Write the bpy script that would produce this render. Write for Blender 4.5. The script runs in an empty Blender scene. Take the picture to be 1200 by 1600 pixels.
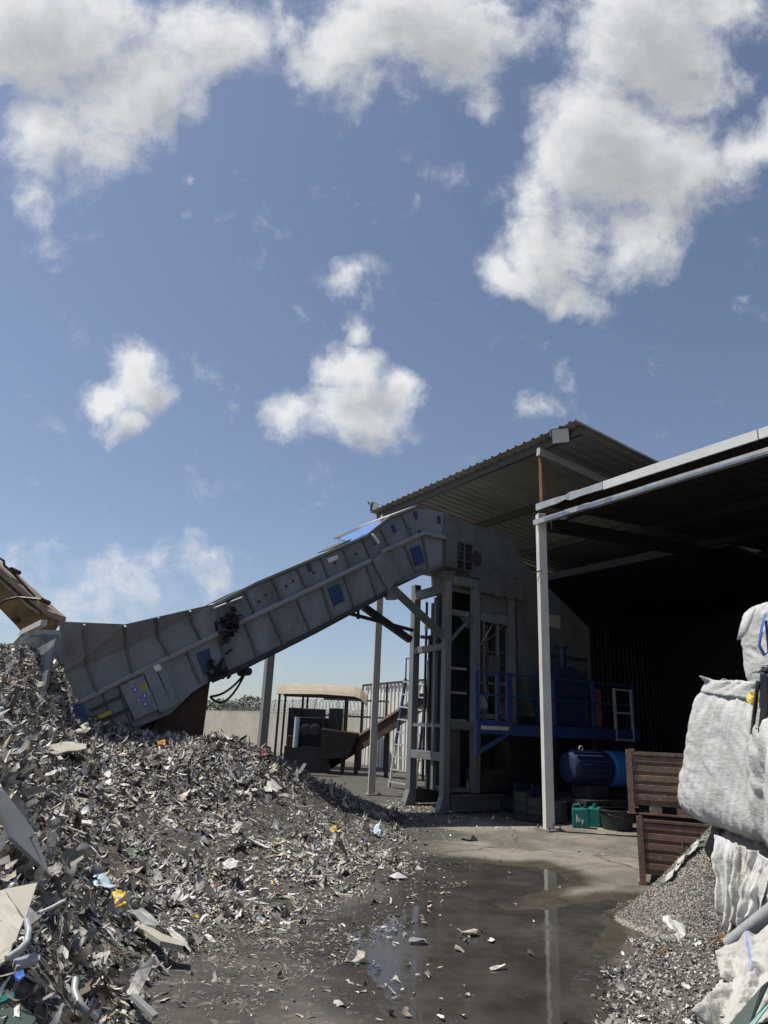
import bpy, bmesh, math, random
import numpy as np
from mathutils import Matrix, Vector
random.seed(7)
rng = np.random.default_rng(11)
scene = bpy.context.scene
COL = scene.collection

# ------------------------------------------------------------------ survey
# a phone standing 1.6 m above the yard; f in photograph pixels
FPX, PITCH, ROLL, EYE = 1080.0, math.radians(17.2), math.radians(2.5), 1.6
_R0 = np.array([1., 0, 0]); _U0 = np.array([0, -math.sin(PITCH), math.cos(PITCH)])
CF = np.array([0, math.cos(PITCH), math.sin(PITCH)])
CR = math.cos(ROLL)*_R0 + math.sin(ROLL)*_U0
CU = -math.sin(ROLL)*_R0 + math.cos(ROLL)*_U0
CAM = np.array([0, 0, EYE])

def ray(x, y):
    d = CF*FPX + CR*(x-600) + CU*(800-y)
    return d/np.linalg.norm(d)
def G(x, y, z=0.0):
    d = ray(x, y); return CAM + d*(z-EYE)/d[2]
def D(x, y, dep):
    d = ray(x, y); return CAM + d*dep/d[1]

# facade frame of the shed: s along the eaves (towards the viewer), t into the shed
A0 = np.array([-0.011, 18.006, 0.0])
EV = np.array([0.522, -0.853, 0.0]); EV /= np.linalg.norm(EV)
NV = np.array([-EV[1], EV[0], 0.0])
FROT = math.atan2(EV[1], EV[0])
def W(s, t, z=0.0):
    return A0 + s*EV + t*NV + np.array([0, 0, z])
def P(x, y, s):
    """(t, z) of a surveyed point on the upright plane s = const"""
    d = ray(x, y); k = np.dot(W(s, 0, EYE)-CAM, EV)/np.dot(d, EV)
    q = CAM + d*k - A0
    return float(q@NV), float(q[2])
def Q(x, y, t):
    """(s, z) of a surveyed point on the upright plane t = const"""
    d = ray(x, y); k = np.dot(W(0, t, EYE)-CAM, NV)/np.dot(d, NV)
    q = CAM + d*k - A0
    return float(q@EV), float(q[2])

# ------------------------------------------------------------------ noise
def _hash(ix, iy, seed):
    h = (ix.astype(np.int64)*374761393 + iy.astype(np.int64)*668265263 + seed*982451653) & 0xffffffff
    h = ((h ^ (h >> 13))*1274126177) & 0xffffffff
    return ((h ^ (h >> 16)) & 0xffff)/65535.0
def vnoise(x, y, seed=0):
    x = np.asarray(x, float); y = np.asarray(y, float)
    ix = np.floor(x).astype(np.int64); iy = np.floor(y).astype(np.int64)
    fx = x-ix; fy = y-iy; fx = fx*fx*(3-2*fx); fy = fy*fy*(3-2*fy)
    a = _hash(ix, iy, seed); b = _hash(ix+1, iy, seed); c = _hash(ix, iy+1, seed); d = _hash(ix+1, iy+1, seed)
    return (a*(1-fx)+b*fx)*(1-fy) + (c*(1-fx)+d*fx)*fy
def fbm(x, y, seed=0, oc=4):
    v = 0; amp = .5; tot = 0
    for k in range(oc):
        v = v + amp*vnoise(np.asarray(x)*2**k+17.3*k, np.asarray(y)*2**k-9.1*k, seed+k); tot += amp; amp *= .5
    return v/tot
def sstep(a, b, x):
    t = np.clip((x-a)/(b-a), 0, 1); return t*t*(3-2*t)
def poly_sd(px, py, poly):
    """signed distance, positive inside"""
    n = len(poly); d2 = np.full(px.shape, 1e9); ins = np.zeros(px.shape, bool)
    for i in range(n):
        x0, y0 = poly[i]; x1, y1 = poly[(i+1) % n]
        ex, ey = x1-x0, y1-y0
        t = np.clip(((px-x0)*ex+(py-y0)*ey)/(ex*ex+ey*ey), 0, 1)
        d2 = np.minimum(d2, (px-x0-t*ex)**2+(py-y0-t*ey)**2)
        c = ((y0 > py) != (y1 > py)) & (px < (x1-x0)*(py-y0)/(y1-y0+1e-12)+x0)
        ins ^= c
    return np.where(ins, 1, -1)*np.sqrt(d2)

# ------------------------------------------------------------------ materials
def mat(name, col, rough=.6, metal=0., var=.25, scale=4., dirt=None, dirt_amt=.5, dscale=1.5, bump=.15, bscale=30., spec=.5, stretch=(1, 1, 1), alt=None, altscale=3., altthr=.55, coat=0):
    m = bpy.data.materials.new(name); m.use_nodes = True
    nt = m.node_tree; N = nt.nodes; L = nt.links
    b = N['Principled BSDF']
    tc = N.new('ShaderNodeTexCoord'); mp = N.new('ShaderNodeMapping'); mp.inputs['Scale'].default_value = stretch
    L.new(tc.outputs['Object'], mp.inputs['Vector'])
    n1 = N.new('ShaderNodeTexNoise'); n1.inputs['Scale'].default_value = scale; n1.inputs['Detail'].default_value = 7; n1.inputs['Roughness'].default_value = .65
    L.new(mp.outputs['Vector'], n1.inputs['Vector'])
    def rgb(c): return (*c, 1)
    mr = N.new('ShaderNodeMapRange'); mr.inputs['From Min'].default_value = .3; mr.inputs['From Max'].default_value = .7
    mr.inputs['To Min'].default_value = 1-var; mr.inputs['To Max'].default_value = 1+var
    L.new(n1.outputs['Fac'], mr.inputs['Value'])
    mul = N.new('ShaderNodeVectorMath'); mul.operation = 'SCALE'; mul.inputs[0].default_value = col
    L.new(mr.outputs['Result'], mul.inputs['Scale'])
    out = mul.outputs['Vector']
    def overlay(out, c, sc, lo, hi, amt, detail=6):
        nn = N.new('ShaderNodeTexNoise'); nn.inputs['Scale'].default_value = sc; nn.inputs['Detail'].default_value = detail; nn.inputs['Roughness'].default_value = .7
        L.new(mp.outputs['Vector'], nn.inputs['Vector'])
        r = N.new('ShaderNodeMapRange'); r.inputs['From Min'].default_value = lo; r.inputs['From Max'].default_value = hi; r.inputs['To Max'].default_value = amt
        L.new(nn.outputs['Fac'], r.inputs['Value'])
        mx = N.new('ShaderNodeMix'); mx.data_type = 'RGBA'; mx.inputs['B'].default_value = rgb(c)
        L.new(r.outputs['Result'], mx.inputs['Factor']); L.new(out, mx.inputs['A'])
        return mx.outputs['Result']
    if dirt is not None: out = overlay(out, dirt, dscale, .42, .68, dirt_amt)
    if alt is not None: out = overlay(out, alt, altscale, altthr, altthr+.06, .95, 9)
    L.new(out, b.inputs['Base Color'])
    b.inputs['Metallic'].default_value = metal
    b.inputs['Specular IOR Level'].default_value = spec
    if coat: b.inputs['Coat Weight'].default_value = coat
    rr = N.new('ShaderNodeMapRange'); rr.inputs['To Min'].default_value = max(.02, rough-.12); rr.inputs['To Max'].default_value = min(1, rough+.15)
    L.new(n1.outputs['Fac'], rr.inputs['Value']); L.new(rr.outputs['Result'], b.inputs['Roughness'])
    if bump:
        n2 = N.new('ShaderNodeTexNoise'); n2.inputs['Scale'].default_value = bscale; n2.inputs['Detail'].default_value = 5
        L.new(mp.outputs['Vector'], n2.inputs['Vector'])
        bp = N.new('ShaderNodeBump'); bp.inputs['Strength'].default_value = bump; bp.inputs['Distance'].default_value = .02
        L.new(n2.outputs['Fac'], bp.inputs['Height']); L.new(bp.outputs['Normal'], b.inputs['Normal'])
    return m

M = {}
M['conv'] = mat('conveyor_grey_paint', (.215, .234, .258), .5, 0, .24, 1.2, (.10, .095, .085), .75, 1.1, .12, 6, alt=(.075, .06, .048), altscale=5, altthr=.665, stretch=(1.6, 1.6, .8))
M['convrib'] = mat('conveyor_rib_paint', (.13, .14, .15), .55, 0, .2, 3, (.09, .085, .07), .6, 2, .05)
M['rail'] = mat('rail_grey_paint', (.30, .31, .315), .5, 0, .15, 3, (.15, .14, .12), .5, 3, .05)
M['legs'] = mat('frame_leg_paint', (.19, .2, .198), .55, 0, .15, 1.5, (.09, .085, .075), .5, 2.2, .06, stretch=(1, 1, .4))
M['mach'] = mat('machine_grey_paint', (.135, .143, .14), .55, 0, .15, 1.5, (.07, .065, .055), .6, 1.8, .05)
M['machd'] = mat('machine_dark_steel', (.045, .046, .046), .6, .2, .3, 3, (.03, .028, .025), .5, 2, .1)
M['black'] = mat('black_rubber', (.012, .012, .013), .7, 0, .3, 5)
M['blue'] = mat('blue_paint', (.012, .042, .16), .5, 0, .2, 3, (.05, .06, .085), .7, 3, .04)
M['blued'] = mat('shaded_blue_paint', (.01, .026, .09), .55, 0, .25, 3, (.028, .03, .034), .75, 3, .04)  # darker copy of the blue paint, shed shade put into the colour
M['bluel'] = mat('blue_lid_paint', (.03, .14, .42), .6, 0, .12, 3, (.08, .14, .28), .3, 3, .04)
M['white'] = mat('white_post_paint', (.70, .69, .64), .5, 0, .08, 3, (.40, .375, .33), .55, 2.5, .06, alt=(.22, .10, .04), altscale=4.5, altthr=.66, stretch=(1, 1, .5))
M['postw'] = mat('weathered_post_paint', (.46, .44, .39), .55, 0, .12, 2, (.22, .19, .15), .6, 2, .08, stretch=(1, 1, .3))
M['postg'] = mat('post_grey_steel', (.24, .235, .22), .55, .1, .15, 2, (.12, .1, .075), .6, 2, .08, stretch=(1, 1, .3))
M['rust'] = mat('rusty_orange_steel', (.20, .085, .04), .75, 0, .25, 5, (.09, .04, .025), .6, 3, .2)
M['rustd'] = mat('dark_rust_steel', (.075, .04, .022), .8, 0, .35, 4, (.03, .022, .018), .6, 3, .25)
M['crate'] = mat('crate_brown_paint', (.19, .108, .08), .65, 0, .3, 5, (.05, .032, .026), .7, 4, .2, alt=(.24, .17, .13), altscale=9, altthr=.60)
M['crateu'] = mat('crate_weathered_paint', (.215, .14, .10), .7, 0, .35, 6, (.06, .04, .03), .7, 4, .25, alt=(.28, .22, .17), altscale=8, altthr=.57)
M['roofu'] = mat('roof_sheet_metal', (.36, .36, .345), .6, .1, .12, 1.5, (.23, .225, .21), .5, 1.2, .03)
M['purlin'] = mat('purlin_steel', (.09, .085, .075), .6, .1, .2, 3)
M['darkroof'] = mat('shade_black_roof_sheet', (.016, .016, .017), .7, 0, .25, 2)  # near-black colour stands in for the deep shade under the shed roof
M['galv'] = mat('galvanised_gutter', (.55, .55, .53), .38, .5, .12, 5, (.32, .31, .28), .5, 4, .06)
M['fascia'] = mat('white_fascia_sheet', (.72, .72, .69), .45, .1, .08, 3, (.45, .43, .4), .5, 3, .05)
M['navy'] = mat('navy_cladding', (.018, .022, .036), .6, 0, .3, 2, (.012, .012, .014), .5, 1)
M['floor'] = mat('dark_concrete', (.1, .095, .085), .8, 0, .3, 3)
M['cwall'] = mat('concrete_block_wall', (.45, .41, .33), .85, 0, .14, 2.5, (.32, .29, .235), .6, .8, .2, 20)
M['wsheet'] = mat('white_fence_sheet', (.80, .78, .71), .5, 0, .07, 3, (.45, .42, .35), .5, 1.2, .03)
M['tan'] = mat('tan_roof_sheet', (.38, .32, .23), .6, 0, .15, 2, (.25, .18, .11), .7, 1.3, .05)
M['exc'] = mat('excavator_worn_yellow', (.26, .155, .05), .7, 0, .25, 2.5, (.05, .035, .025), .85, 2.2, .2)
M['excl'] = mat('excavator_flange', (.30, .22, .15), .65, 0, .25, 4, (.1, .07, .05), .6, 3, .15)
M['ladder'] = mat('ladder_aluminium', (.55, .55, .53), .4, .5, .12, 5)
M['pale'] = mat('pale_frame_steel', (.50, .49, .45), .55, .1, .18, 4, (.25, .22, .18), .6, 4, .1)
M['lampglass'] = mat('floodlight_glass', (.62, .63, .6), .25, 0, .06, 5)
M['teal'] = mat('teal_plastic', (.008, .16, .14), .38, 0, .12, 5, (.02, .08, .07), .4, 5, .05)
M['cap'] = mat('dark_cap_plastic', (.03, .03, .03), .5)
M['label'] = mat('white_label', (.72, .72, .7), .5, 0, .05, 5, bump=0)
M['yellow'] = mat('yellow_plastic', (.60, .42, .03), .5, 0, .2, 8, (.3, .2, .05), .4, 5)
M['redp'] = mat('faded_red_plastic', (.16, .04, .04), .6, 0, .3, 8)
M['orange'] = mat('orange_plastic', (.55, .24, .03), .5, 0, .2, 8)
M['pblue'] = mat('pale_blue_film', (.42, .56, .62), .35, 0, .15, 8, (.6, .65, .66), .4, 6)
M['cblue'] = mat('bright_blue_plastic', (.07, .19, .55), .4, 0, .15, 8)
M['tealstrip'] = mat('pale_teal_strip', (.2, .36, .33), .45, 0, .15, 8)
M['greenboard'] = mat('dark_green_board', (.05, .075, .06), .5, 0, .2, 6, (.03, .04, .03), .4, 6)
M['plate'] = mat('grey_plate_plastic', (.23, .24, .235), .5, 0, .08, 4, (.15, .15, .145), .4, 3, .05)
M['beige'] = mat('beige_sheet', (.40, .37, .30), .6, 0, .12, 4, (.26, .24, .2), .5, 3, .08)
M['offwhite'] = mat('offwhite_plastic', (.62, .61, .57), .45, 0, .1, 6, (.4, .38, .34), .4, 5)
M['gprof'] = mat('grey_profile_plastic', (.42, .43, .43), .35, .2, .1, 5, (.3, .3, .3), .4, 4)
M['darkscrap'] = mat('dark_scrap_plastic', (.05, .052, .055), .45, 0, .3, 8)
M['bark'] = mat('bark_brown', (.09, .065, .045), .9)
M['leaf'] = mat('leaf_green', (.05, .075, .03), .7, 0, .4, 3)
M['cable'] = mat('cable_black', (.02, .02, .02), .5)
M['emblem'] = mat('sign_blue', (.03, .09, .35), .5, bump=0)
M['wire'] = mat('wire_galvanised', (.3, .3, .3), .5, .4)
M['straw'] = mat('brown_fibre', (.28, .16, .06), .8, 0, .4, 10)

def scrap_mat():
    m = bpy.data.materials.new('mixed_scrap'); m.use_nodes = True
    nt = m.node_tree; N = nt.nodes; L = nt.links; b = N['Principled BSDF']
    a = N.new('ShaderNodeAttribute'); a.attribute_name = 'tint'
    tc = N.new('ShaderNodeTexCoord')
    n1 = N.new('ShaderNodeTexNoise'); n1.inputs['Scale'].default_value = 22; n1.inputs['Detail'].default_value = 6; n1.inputs['Roughness'].default_value = .7
    L.new(tc.outputs['Object'], n1.inputs['Vector'])
    r = N.new('ShaderNodeMapRange'); r.inputs['From Min'].default_value = .42; r.inputs['From Max'].default_value = .66; r.inputs['To Max'].default_value = .8
    L.new(n1.outputs['Fac'], r.inputs['Value'])
    mx = N.new('ShaderNodeMix'); mx.data_type = 'RGBA'; mx.inputs['B'].default_value = (.12, .11, .095, 1)
    L.new(r.outputs['Result'], mx.inputs['Factor']); L.new(a.outputs['Color'], mx.inputs['A'])
    L.new(mx.outputs['Result'], b.inputs['Base Color'])
    ml = N.new('ShaderNodeMath'); ml.operation = 'MULTIPLY'; ml.inputs[1].default_value = .5; L.new(a.outputs['Alpha'], ml.inputs[0]); L.new(ml.outputs[0], b.inputs['Metallic'])
    b.inputs['Roughness'].default_value = .62; b.inputs['Specular IOR Level'].default_value = .3
    bp = N.new('ShaderNodeBump'); bp.inputs['Strength'].default_value = .3; bp.inputs['Distance'].default_value = .01
    L.new(n1.outputs['Fac'], bp.inputs['Height']); L.new(bp.outputs['Normal'], b.inputs['Normal'])
    return m
M['scrap'] = scrap_mat()

def bag_mat(name, col, fib=1.0):
    m = bpy.data.materials.new(name); m.use_nodes = True
    nt = m.node_tree; N = nt.nodes; L = nt.links; b = N['Principled BSDF']
    tc = N.new('ShaderNodeTexCoord')
    n1 = N.new('ShaderNodeTexNoise'); n1.inputs['Scale'].default_value = 3; n1.inputs['Detail'].default_value = 8; n1.inputs['Roughness'].default_value = .7
    L.new(tc.outputs['Object'], n1.inputs['Vector'])
    cr = N.new('ShaderNodeValToRGB'); cr.color_ramp.elements[0].position = .3; cr.color_ramp.elements[1].position = .6
    cr.color_ramp.elements[0].color = (col[0]*.72, col[1]*.71, col[2]*.68, 1); cr.color_ramp.elements[1].color = (*col, 1)
    L.new(n1.outputs['Fac'], cr.inputs['Fac'])
    mp = N.new('ShaderNodeMapping'); mp.inputs['Scale'].default_value = (5, 5, 32)
    L.new(tc.outputs['Object'], mp.inputs['Vector'])
    n2 = N.new('ShaderNodeTexNoise'); n2.inputs['Scale'].default_value = 1.6; n2.inputs['Detail'].default_value = 5
    L.new(mp.outputs['Vector'], n2.inputs['Vector'])
    n3 = N.new('ShaderNodeTexNoise'); n3.inputs['Scale'].default_value = 12; n3.inputs['Detail'].default_value = 6; n3.inputs['Distortion'].default_value = 2.2
    L.new(tc.outputs['Object'], n3.inputs['Vector'])
    ad = N.new('ShaderNodeMath'); ad.operation = 'MULTIPLY_ADD'; ad.inputs[1].default_value = 1.8
    L.new(n3.outputs['Fac'], ad.inputs[0]); L.new(n2.outputs['Fac'], ad.inputs[2])
    bp = N.new('ShaderNodeBump'); bp.inputs['Strength'].default_value = .45*fib; bp.inputs['Distance'].default_value = .009
    L.new(ad.outputs['Value'], bp.inputs['Height']); L.new(bp.outputs['Normal'], b.inputs['Normal'])
    L.new(cr.outputs['Color'], b.inputs['Base Color'])
    b.inputs['Roughness'].default_value = .75; b.inputs['Specular IOR Level'].default_value = .15
    return m
M['bag'] = bag_mat('white_woven_bag', (.53, .53, .515))
M['bagd'] = bag_mat('soiled_woven_bag', (.50, .49, .455), 1.4)

def gran_mat():
    m = bpy.data.materials.new('granulate'); m.use_nodes = True
    nt = m.node_tree; N = nt.nodes; L = nt.links; b = N['Principled BSDF']
    tc = N.new('ShaderNodeTexCoord')
    v = N.new('ShaderNodeTexVoronoi'); v.inputs['Scale'].default_value = 90
    L.new(tc.outputs['Object'], v.inputs['Vector'])
    sp = N.new('ShaderNodeSeparateColor'); L.new(v.outputs['Color'], sp.inputs['Color'])
    cr = N.new('ShaderNodeValToRGB'); e = cr.color_ramp.elements
    e[0].position = 0; e[0].color = (.08, .072, .062, 1); e[1].position = 1; e[1].color = (.52, .49, .44, 1)
    k = e.new(.55); k.color = (.23, .21, .182, 1); k = e.new(.8); k.color = (.34, .315, .275, 1)
    L.new(sp.outputs['Red'], cr.inputs['Fac']); L.new(cr.outputs['Color'], b.inputs['Base Color'])
    b.inputs['Roughness'].default_value = .8
    bp = N.new('ShaderNodeBump'); bp.inputs['Strength'].default_value = 1; bp.inputs['Distance'].default_value = .012
    L.new(v.outputs['Distance'], bp.inputs['Height']); bp.invert = True; L.new(bp.outputs['Normal'], b.inputs['Normal'])
    return m
M['gran'] = gran_mat()

def ground_mat(name, mound=False):
    m = bpy.data.materials.new(name); m.use_nodes = True
    nt = m.node_tree; N = nt.nodes; L = nt.links; b = N['Principled BSDF']
    tc = N.new('ShaderNodeTexCoord')
    a = N.new('ShaderNodeAttribute'); a.attribute_name = 'soil'     # R: dirt, G: wet
    sp = N.new('ShaderNodeSeparateColor'); L.new(a.outputs['Color'], sp.inputs['Color'])
    def noise(sc, det=8, ro=.65, dist=0):
        n = N.new('ShaderNodeTexNoise'); n.inputs['Scale'].default_value = sc; n.inputs['Detail'].default_value = det
        n.inputs['Roughness'].default_value = ro; n.inputs['Distortion'].default_value = dist
        L.new(tc.outputs['Object'], n.inputs['Vector']); return n.outputs['Fac']
    def ramp(fac, pts):
        c = N.new('ShaderNodeValToRGB'); e = c.color_ramp.elements
        e[0].position, e[0].color = pts[0][0], (*pts[0][1], 1); e[1].position, e[1].color = pts[-1][0], (*pts[-1][1], 1)
        for p_, c_ in pts[1:-1]:
            k = e.new(p_); k.color = (*c_, 1)
        L.new(fac, c.inputs['Fac']); return c.outputs['Color']
    def mix(f, A_, B_, mode='MIX'):
        x = N.new('ShaderNodeMix'); x.data_type = 'RGBA'; x.blend_type = mode
        for s_, v_ in (('Factor', f), ('A', A_), ('B', B_)):
            if isinstance(v_, (int, float)): x.inputs[s_].default_value = v_
            elif isinstance(v_, tuple): x.inputs[s_].default_value = (*v_, 1)
            else: L.new(v_, x.inputs[s_])
        return x.outputs['Result']
    conc = ramp(noise(.9, 9, .7, .6), [(.3, (.19, .175, .147)), (.5, (.275, .252, .212)), (.7, (.34, .312, .263))])
    grit = ramp(noise(55, 4, .8), [(.36, (.45, .45, .45)), (.5, (1, 1, 1)), (.68, (1.35, 1.33, 1.28))])
    ck = N.new('ShaderNodeTexVoronoi'); ck.feature = 'DISTANCE_TO_EDGE'; ck.inputs['Scale'].default_value = .33
    wv = N.new('ShaderNodeVectorMath'); wv.operation = 'MULTIPLY_ADD'; wv.inputs[1].default_value = (.5, .5, 0); wn_ = N.new('ShaderNodeTexNoise'); wn_.inputs['Scale'].default_value = 2.2; wn_.inputs['Detail'].default_value = 6; L.new(tc.outputs['Object'], wn_.inputs['Vector'])
    L.new(wn_.outputs['Color'], wv.inputs[0]); L.new(tc.outputs['Object'], wv.inputs[2]); L.new(wv.outputs[0], ck.inputs['Vector'])
    cm = N.new('ShaderNodeMapRange'); cm.inputs['From Min'].default_value = .002; cm.inputs['From Max'].default_value = .007; cm.inputs['To Min'].default_value = .35; cm.inputs['To Max'].default_value = 1; L.new(ck.outputs['Distance'], cm.inputs['Value'])
    conc = mix(1.0, conc, grit, 'MULTIPLY')
    cs = N.new('ShaderNodeVectorMath'); cs.operation = 'SCALE'; L.new(conc, cs.inputs[0]); L.new(cm.outputs['Result'], cs.inputs['Scale']); conc = cs.outputs[0]
    st = ramp(noise(2.3, 7, .7, 1.0), [(.38, (1, 1, 1)), (.55, (.88, .86, .83)), (.68, (.66, .63, .58))]); conc = mix(1.0, conc, st, 'MULTIPLY')
    dirt = ramp(noise(3.0, 9, .75), [(.3, (.04, .036, .031)), (.55, (.08, .072, .06)), (.72, (.14, .126, .105))])
    fleck = N.new('ShaderNodeTexVoronoi'); fleck.inputs['Scale'].default_value = 26; L.new(tc.outputs['Object'], fleck.inputs['Vector'])
    fs_ = N.new('ShaderNodeSeparateColor'); L.new(fleck.outputs['Color'], fs_.inputs['Color'])
    fr = N.new('ShaderNodeMapRange'); fr.inputs['From Min'].default_value = .86; fr.inputs['From Max'].default_value = .9; fr.inputs['To Max'].default_value = .5
    L.new(fs_.outputs['Red'], fr.inputs['Value'])
    dirt = mix(fr.outputs['Result'], dirt, (.2, .19, .17))
    col = mix(sp.outputs['Red'], conc, dirt)
    wet = mix(1.0, col, (.40, .36, .31), 'MULTIPLY')
    col = mix(sp.outputs['Green'], col, wet)
    L.new(col, b.inputs['Base Color'])
    rr = N.new('ShaderNodeMapRange'); rr.inputs['To Min'].default_value = .9; rr.inputs['To Max'].default_value = .42
    L.new(sp.outputs['Green'], rr.inputs['Value']); L.new(rr.outputs['Result'], b.inputs['Roughness'])
    b.inputs['Specular IOR Level'].default_value = .4
    bp = N.new('ShaderNodeBump'); bp.inputs['Strength'].default_value = .55; bp.inputs['Distance'].default_value = .03
    ad = N.new('ShaderNodeMath'); ad.operation = 'ADD'
    L.new(noise(9, 8, .75), ad.inputs[0])
    L.new(noise(60, 3, .7), ad.inputs[1])
    L.new(ad.outputs['Value'], bp.inputs['Height']); L.new(bp.outputs['Normal'], b.inputs['Normal'])
    return m
M['ground'] = ground_mat('yard_ground')

def water_mat():
    m = bpy.data.materials.new('murky_water'); m.use_nodes = True
    nt = m.node_tree; N = nt.nodes; L = nt.links; b = N['Principled BSDF']
    tc = N.new('ShaderNodeTexCoord')
    n1 = N.new('ShaderNodeTexNoise'); n1.inputs['Scale'].default_value = 1.3; n1.inputs['Detail'].default_value = 8; n1.inputs['Roughness'].default_value = .7
    L.new(tc.outputs['Object'], n1.inputs['Vector'])
    cr = N.new('ShaderNodeValToRGB'); cr.color_ramp.elements[0].position = .35; cr.color_ramp.elements[1].position = .7
    cr.color_ramp.elements[0].color = (.031, .028, .024, 1); cr.color_ramp.elements[1].color = (.082, .075, .065, 1)
    L.new(n1.outputs['Fac'], cr.inputs['Fac']); L.new(cr.outputs['Color'], b.inputs['Base Color'])
    rr = N.new('ShaderNodeMapRange'); rr.inputs['From Min'].default_value = .5; rr.inputs['From Max'].default_value = .72
    rr.inputs['To Min'].default_value = .05; rr.inputs['To Max'].default_value = .38
    L.new(n1.outputs['Fac'], rr.inputs['Value']); L.new(rr.outputs['Result'], b.inputs['Roughness'])
    b.inputs['IOR'].default_value = 1.33
    n2 = N.new('ShaderNodeTexNoise'); n2.inputs['Scale'].default_value = 7; n2.inputs['Detail'].default_value = 3
    L.new(tc.outputs['Object'], n2.inputs['Vector'])
    bp = N.new('ShaderNodeBump'); bp.inputs['Strength'].default_value = .07; bp.inputs['Distance'].default_value = .01
    L.new(n2.outputs['Fac'], bp.inputs['Height']); L.new(bp.outputs['Normal'], b.inputs['Normal'])
    return m
M['water'] = water_mat()

# ------------------------------------------------------------------ objects
def fac(p): return W(*p)
def wid(p): return np.asarray(p, float)

def mw(o):
    m = o.matrix_basis.copy()
    return mw(o.parent) @ m if o.parent else m

class MB:
    """collects shapes (in the facade frame or the world frame) into one mesh"""
    def __init__(self, tr=fac): self.v = []; self.f = []; self.tr = tr
    def add(self, vs, fs):
        o = len(self.v); self.v += [tuple(self.tr(p)) for p in vs]; self.f += [tuple(i+o for i in f) for f in fs]; return self
    def box(self, a, b):
        x0, y0, z0 = a; x1, y1, z1 = b
        return self.add([(x0, y0, z0), (x1, y0, z0), (x1, y1, z0), (x0, y1, z0), (x0, y0, z1), (x1, y0, z1), (x1, y1, z1), (x0, y1, z1)],
                        [(0, 3, 2, 1), (4, 5, 6, 7), (0, 1, 5, 4), (1, 2, 6, 5), (2, 3, 7, 6), (3, 0, 4, 7)])
    def beam(self, p, q, w, h, up=(0, 0, 1)):
        p = Vector(p); q = Vector(q); d = (q-p).normalized(); u = Vector(up)
        if abs(d.dot(u)) > .98: u = Vector((0, 1, 0))
        r = d.cross(u).normalized(); u = r.cross(d).normalized(); r = r*w/2; u = u*h/2
        vs = [p-r-u, p+r-u, p+r+u, p-r+u, q-r-u, q+r-u, q+r+u, q-r+u]
        return self.add([tuple(x) for x in vs], [(0, 1, 2, 3), (7, 6, 5, 4), (0, 4, 5, 1), (1, 5, 6, 2), (2, 6, 7, 3), (3, 7, 4, 0)])
    def hbeam(self, p, q, w, h, up=(0, 0, 1), th=.018):
        p = Vector(p); q = Vector(q); d = (q-p).normalized(); u = Vector(up)
        if abs(d.dot(u)) > .98: u = Vector((0, 1, 0))
        r = d.cross(u).normalized(); u = r.cross(d).normalized()
        o = u*(h/2-th/2)
        self.beam(p+o, q+o, w, th, u); self.beam(p-o, q-o, w, th, u); self.beam(p, q, th, h-2*th, u)
        return self
    def prism(self, poly, a, b, axis='s'):
        """polygon in (t, z) extruded along s (axis 's'), in (s, z) along t, or in (s, t) along z"""
        mk = {'s': lambda p, k: (k, p[0], p[1]), 't': lambda p, k: (p[0], k, p[1]), 'z': lambda p, k: (p[0], p[1], k)}[axis]
        n = len(poly); vs = [mk(p, a) for p in poly]+[mk(p, b) for p in poly]
        fs = [tuple(range(n)), tuple(range(2*n-1, n-1, -1))]+[(i, i+n, (i+1) % n+n, (i+1) % n) for i in range(n)]
        return self.add(vs, fs)
    def tube(self, pts, r, n=8, cap=True):
        pts = [Vector(p) for p in pts]; rs = r if isinstance(r, (list, tuple)) else [r]*len(pts)
        d0 = (pts[1]-pts[0]).normalized(); u = d0.orthogonal().normalized(); vs = []
        for i, p in enumerate(pts):
            d = ((pts[min(i+1, len(pts)-1)]-pts[max(i-1, 0)])).normalized()
            u = (u-d*u.dot(d)).normalized(); w = d.cross(u)
            for k in range(n):
                a = 2*math.pi*k/n; vs.append(tuple(p+(u*math.cos(a)+w*math.sin(a))*rs[i]))
        fs = []
        for i in range(len(pts)-1):
            for k in range(n):
                a = i*n+k; b = i*n+(k+1) % n; fs.append((a, b, b+n, a+n))
        if cap: fs += [tuple(range(n-1, -1, -1)), tuple(range((len(pts)-1)*n, len(pts)*n))]
        return self.add(vs, fs)
    def lathe(self, c, prof, axis=(0, 0, 1), n=24):
        c = Vector(c); ax = Vector(axis).normalized()
        return self.tube([c+ax*h for r, h in prof], [max(r, .001) for r, h in prof], n)
    def build(self, name, m, parent=None, smooth=False, bevel=0, solid=0, **kw):
        me = bpy.data.meshes.new(name); inv = mw(parent).inverted() if parent is not None else Matrix()
        me.from_pydata([tuple(inv @ Vector(p)) for p in self.v], [], self.f); me.update()
        return link(name, me, m, parent, smooth, bevel, solid, **kw)

def link(name, me, m, parent=None, smooth=False, bevel=0, solid=0, label=None):
    bm = bmesh.new(); bm.from_mesh(me); bmesh.ops.recalc_face_normals(bm, faces=bm.faces); bm.to_mesh(me); bm.free()
    o = bpy.data.objects.new(name, me); COL.objects.link(o); me.materials.append(M[m] if isinstance(m, str) else m)
    if smooth:
        me.polygons.foreach_set('use_smooth', [True]*len(me.polygons))
        if smooth != 'all': me.set_sharp_from_angle(angle=math.radians(38))
    if parent is not None:
        o.parent = parent
    if bevel:
        b = o.modifiers.new('bevel', 'BEVEL'); b.width = bevel; b.segments = 2; b.limit_method = 'ANGLE'
    if solid:
        s = o.modifiers.new('thickness', 'SOLIDIFY'); s.thickness = solid; s.offset = 0
    if label: o['label'] = label
    return o

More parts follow.
